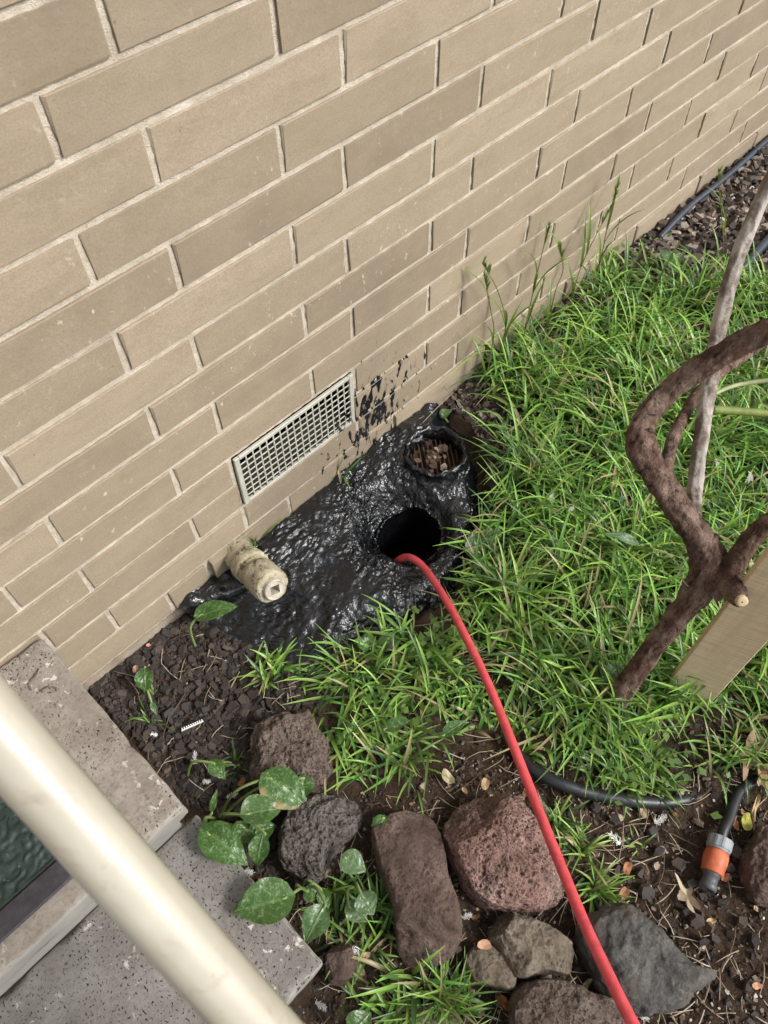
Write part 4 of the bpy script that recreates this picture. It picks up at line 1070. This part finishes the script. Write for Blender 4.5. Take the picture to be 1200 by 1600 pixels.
    tag(mesh('pale_fragments', V, Fq, None, MCHIP, False, C), 'tiny pale flecks of shell, leaf and husk on the soil', 'litter', kind='stuff')
    # the larger chips one can pick out
    big = [(272, 1045, .012), (300, 1030, .012), (330, 1010, .010), (352, 1072, .013), (395, 1085, .014), (335, 1130, .012), (310, 1080, .011), (262, 1100, .010), (290, 1105, .011), (380, 1140, .013), (365, 1100, .011), (402, 1060, .011), (240, 1020, .010), (215, 1040, .009), (250, 1160, .012), (300, 1180, .014), (330, 1165, .011), (270, 1140, .012), (205, 1100, .010), (360, 1050, .010), (345, 1035, .010), (200, 1060, .009), (180, 1080, .010), (420, 1100, .012)]
    for x, y, s in big:
        p = PG(x, y, .007); v, f = chip_geo(r, s * .95, .0028); v = place(v, Vector((0, 0, 0)), r, .2); c = r.choice(dark[:2] + dark[3:]); o = mesh('bark_chip', v, f, None, MCHIP, False, [c] * len(v)); o.location = p
        tag(o, 'larger flat dark bark chip lying in the mulch between step and bitumen', 'bark chip', 'larger bark chips by the steps')
    big = [(1010, 1395, .016), (965, 1360, .013), (1000, 1365, .012), (1090, 1440, .015), (1070, 1425, .012), (1150, 1330, .017), (1140, 1355, .013), (930, 1260, .010), (960, 1280, .012), (1030, 1330, .012), (1060, 1350, .013), (1100, 1470, .012), (1020, 1300, .011), (985, 1420, .012), (1160, 1440, .012), (1130, 1410, .011), (1180, 1470, .013), (1080, 1380, .012), (890, 1240, .010), (1170, 1540, .013)]
    for x, y, s in big:
        p = PG(x, y, .008); v, f = chip_geo(r, s, .004); v = place(v, Vector((0, 0, 0)), r, .3); c = r.choice(dark); o = mesh('bark_chip', v, f, None, MCHIP, False, [c] * len(v)); o.location = p
        tag(o, 'larger dark bark chip on the soil around the orange hose fitting', 'bark chip', 'larger bark chips by the hose fitting')
build_mulch()

def dry_leaf(label, px, py, size, c, seed, lobed=True, rot=None, up=.012, group=None, curl=.35, aspect=.6):
    r = random.Random(seed); p = PG(px, py, up); n = 28; V = [Vector((0, 0, 0))]; C = [c]; ph = r.uniform(0, 6)
    rings = 3
    for q in range(1, rings + 1):
        for k in range(n):
            a = 2 * pi * k / n; rad = size * (.8 + (.28 * sin(a * 5 + ph) + .12 * sin(a * 9) if lobed else .06 * sin(a * 3 + ph))) * q / rings
            x = rad * cos(a); y = rad * sin(a) * aspect
            V.append(Vector((x, y, curl * (x * x * r.uniform(.9, 1.1) + 1.4 * y * y) / size + .1 * size * sin(a * 3 + ph) * q / rings)))
            k_ = r.uniform(.85, 1.12); C.append((c[0] * k_, c[1] * k_, c[2] * k_))
    Fq = [(0, 1 + k, 1 + (k + 1) % n) for k in range(n)]
    for q in range(rings - 1):
        for k in range(n): Fq.append((1 + q * n + k, 1 + (q + 1) * n + k, 1 + (q + 1) * n + (k + 1) % n, 1 + q * n + (k + 1) % n))
    o = mesh('dry_leaf', V, Fq, None, MLITTER, True, C); o.location = p; o.rotation_euler = (r.uniform(-.35, .35), r.uniform(-.35, .35), rot if rot is not None else r.uniform(0, 6.28))
    tag(o, label, 'leaf', group)
TAN = (.46, .31, .17); BRN = (.22, .105, .05); ORG = (.34, .14, .06); PAL = (.52, .42, .29)
dry_leaf('pale tan lobed dry leaf below the hose fitting', 1074, 1402, .030, PAL, 1, True, 1.0, aspect=.45)
dry_leaf('big curled brown dry leaf at right edge above the fitting', 1172, 1178, .042, (.30, .20, .12), 2, True, .4)
dry_leaf('second brown dry leaf at right edge under the big one', 1192, 1215, .026, TAN, 3)
dry_leaf('yellow-green dying leaf right of the hose fitting', 1166, 1284, .018, (.40, .40, .07), 4, False, .6)
dry_leaf('orange-brown leaf scrap right of the tuft and red hose', 980, 1357, .014, ORG, 5, False, .3)
dry_leaf('curled round brown leaf above the dark slate stone', 972, 1398, .015, (.30, .15, .08), 6, False, .2, curl=.9)
dry_leaf('small orange scrap beside the lower edge of hose fitting', 1133, 1372, .011, ORG, 7, False)
dry_leaf('brown leaf scrap between mottled plants and vesicular stone', 418, 1385, .020, BRN, 8, False)
dry_leaf('dark red leaf by the lava stone and feathery tuft', 378, 1222, .010, ORG, 9, False)
dry_leaf('pinkish scrap of leaf beside the curled seedling', 212, 1045, .010, (.45, .26, .18), 10, False)
dry_leaf('small orange scrap against the wall footing', 232, 1008, .006, (.55, .27, .16), 11, False)
dry_leaf('olive elongated leaf at the foot of the tan stone', 916, 1540, .016, (.26, .25, .12), 12, False, .1, aspect=.35)
dry_leaf('orange leaf right of the tan stone near the hose', 932, 1498, .012, TAN, 13, False, 1.4)
dry_leaf('rusty leaf on top of the flat tan stone', 756, 1476, .014, (.42, .24, .15), 14, False, up=.05)
dry_leaf('glossy brown leaf right of the fine bottom tuft', 786, 1566, .016, (.25, .10, .03), 15, False, 1.5, aspect=.5)
dry_leaf('tan leaf at the upper left of red scoria stone', 758, 1226, .014, TAN, 16, False)
dry_leaf('tan leaf lying among straw above the long brown stone', 700, 1215, .018, PAL, 17, False)
dry_leaf('small brown leaf scrap at bottom right soil', 1182, 1540, .010, (.50, .24, .14), 18, False)
dry_leaf('narrow yellow straw-coloured leaf pointing in from right edge', 1180, 1262, .030, (.45, .33, .16), 19, False, .35, aspect=.16)
dry_leaf('long dry straw-coloured blade beside stake at right edge', 1178, 1122, .040, (.45, .32, .18), 20, False, -1.0, aspect=.10)
dry_leaf('brown leaf in the hose bend near the scoria stone', 845, 1258, .012, (.35, .24, .15), 21, False)
dry_leaf('tan leaf under grass beside the black hose', 1005, 1268, .013, (.40, .29, .18), 22, False)
for i in range(26):
    rr = random.Random(100 + i); poly = G3 if i < 12 else M3
    while True:
        x = rr.uniform(500, 760) if i < 12 else rr.uniform(700, 1200); y = rr.uniform(1400, 1600) if i < 12 else rr.uniform(1200, 1600)
        if inside((x, y), poly): break
    dry_leaf('small brown leaf scrap on the soil under the bottom grass tufts' if i < 12 else 'small brown leaf scrap lying on soil right of the stones', x, y, rr.uniform(.006, .011), rr.choice([TAN, BRN, ORG, PAL, (.30, .18, .1)]), 200 + i, False, None, .007, 'brown leaf scraps under the bottom tufts' if i < 12 else 'brown leaf scraps right of the stones')
def riser_debris():
    r = random.Random(9)
    for i in range(30):
        a = r.uniform(0, 6.28); d = r.uniform(0, .042); n = 8; s = r.uniform(.006, .013); c = r.choice([(.10, .055, .036), (.065, .042, .03), (.13, .085, .06), (.26, .20, .15)])
        V = [Vector((0, 0, 0))] + [Vector((s * cos(6.283 * k / n) * r.uniform(.7, 1.1), s * .6 * sin(6.283 * k / n), s * r.uniform(-.2, .35))) for k in range(n)]
        o = mesh('leaf_scrap', V, [(0, 1 + k, 1 + (k + 1) % n) for k in range(n)], None, MLITTER, True, [c] * (n + 1))
        o.location = (RISER.x + d * cos(a), RISER.y + d * sin(a), .031 + r.uniform(0, .010)); o.rotation_euler = (r.uniform(-.5, .5), r.uniform(-.5, .5), r.uniform(0, 6))
        tag(o, 'brown leaf scrap caught in the grate of the drain riser', 'leaf', 'leaf scraps in the drain riser')
riser_debris()
def feather(label, px, py, size, seed, up=.01):
    r = random.Random(seed); V = []; Fq = []; C = []; p = PG(px, py, up); a0 = r.uniform(0, 6.28)
    for i in range(90):
        s = r.random(); b = Vector((cos(a0) * size * (s - .5), sin(a0) * size * (s - .5), 0)); az = a0 + r.gauss(0, .9)
        blade(V, Fq, C, b, az, size * r.uniform(.15, .5), size * .018, r.uniform(-.1, .9), r.uniform(-.2, .8), (.8, .8, .8), 3)
    o = mesh('feather', V, Fq, None, MFEATH, True); o.location = p; tag(o, label, 'feather', 'scattered white feathers')
for lb, x, y, s, u in [('white downy feather in bark by the upper step corner', 304, 1186, .022, .012), ('small white feather right of the step corner', 322, 1222, .016, .012), ('white feather tuft left of the mottled clump', 360, 1244, .020, .014), ('white feather bit at step edge under the mottled leaf', 388, 1362, .018, .03), ('white feather standing in the bottom grass', 553, 1490, .030, .03), ('grey white feather at bottom left of brown stone', 500, 1570, .022, .01), ('white feather between long brown stone and tan stone', 728, 1432, .018, .012), ('downy white feather right of the red hose on soil', 962, 1312, .026, .01), ('fluffy white plume under the garden hose', 1030, 1282, .026, .01), ('white fluff on the grass in centre', 862, 775, .024, .07), ('white fluff tuft below the centre fluff', 893, 796, .018, .07), ('white feather at right edge inside the shrub fork', 1172, 745, .028, .09), ('white feather at the foot of the shrub', 975, 1125, .026, .02), ('white feather under the lower end of slate stone', 1000, 1584, .024, .012), ('white fluff near the seedling roots at the step', 242, 1148, .014, .012), ('white fluff beside the green shoot in shrub', 1120, 722, .018, .10)]:
    feather(lb, x, y, s * .75, int(x), u)
def build_strip():
    a = PG(284, 1142, .012); b = PG(318, 1127, .012); d = (b - a).normalized(); s = d.cross(Vector((0, 0, 1))).normalized(); parts = []
    def bx(p0, p1, w0, w1, h): 
        V = []
        for p in (p0, p1):
            for o in (w0, w1):
                for z in (0, h): V.append(p + s * o + Vector((0, 0, z)))
        return V, [(0, 1, 3, 2), (4, 6, 7, 5), (0, 4, 5, 1), (2, 3, 7, 6), (0, 2, 6, 4), (1, 5, 7, 3)]
    Ln = (b - a).length; parts.append(bx(a, b, -.0008, .0012, .002)); n = 10
    for i in range(n):
        q = a + d * (Ln * (i + .25) / n); parts.append(bx(q, q + d * (Ln / n * .5), -.0042, -.0007, .0019))
    tag(mesh('toothed_strip', *join(parts), None, MWHITE, False, loc=a), 'small white plastic strip with a row of teeth lying on bark', 'plastic strip')
build_strip()
def build_twigs():
    pts = [(60, 1045, .2285), (56, 1054, .2295), (48, 1063, .2290), (45, 1070, .2300), (49, 1078, .2290)]
    tag(mesh('twig', *tube(crom([(*P(x, y, z), .0011) for x, y, z in pts], 4), 6), None, MBARK, loc=P(48, 1063, .226)), 'thin crooked dark twig lying on the upper step', 'twig')
    pts = [(62, 1080, .2285), (74, 1073, .2295), (86, 1074, .2295), (88, 1080, .2285), (78, 1082, .2285)]
    tag(mesh('twig', *tube(crom([(*P(x, y, z), .0010) for x, y, z in pts], 4), 6), None, MBARK, loc=P(74, 1073, .226)), 'small curled twig on the upper step below the crooked one', 'twig')
    pts = [(650, 672, .05), (680, 640, .055), (708, 614, .03)]
    tag(mesh('dry_stalk', *tube(crom([(*P(x, y, z), .0008) for x, y, z in pts], 4), 6), None, MSTRAW, loc=PG(690, 640)), 'pale dry stalk lying across the back of the drain riser', 'twig')
    pts = [(690, 600, .06), (740, 655, .06), (790, 700, .06), (830, 740, .06)]
    tag(mesh('dry_stalk', *tube(crom([(*P(x, y, z), .0007) for x, y, z in pts], 4), 6), None, MSTRAW, loc=PG(740, 655)), 'long thin straw stalk crossing the grass right of drain riser', 'twig')
build_twigs()
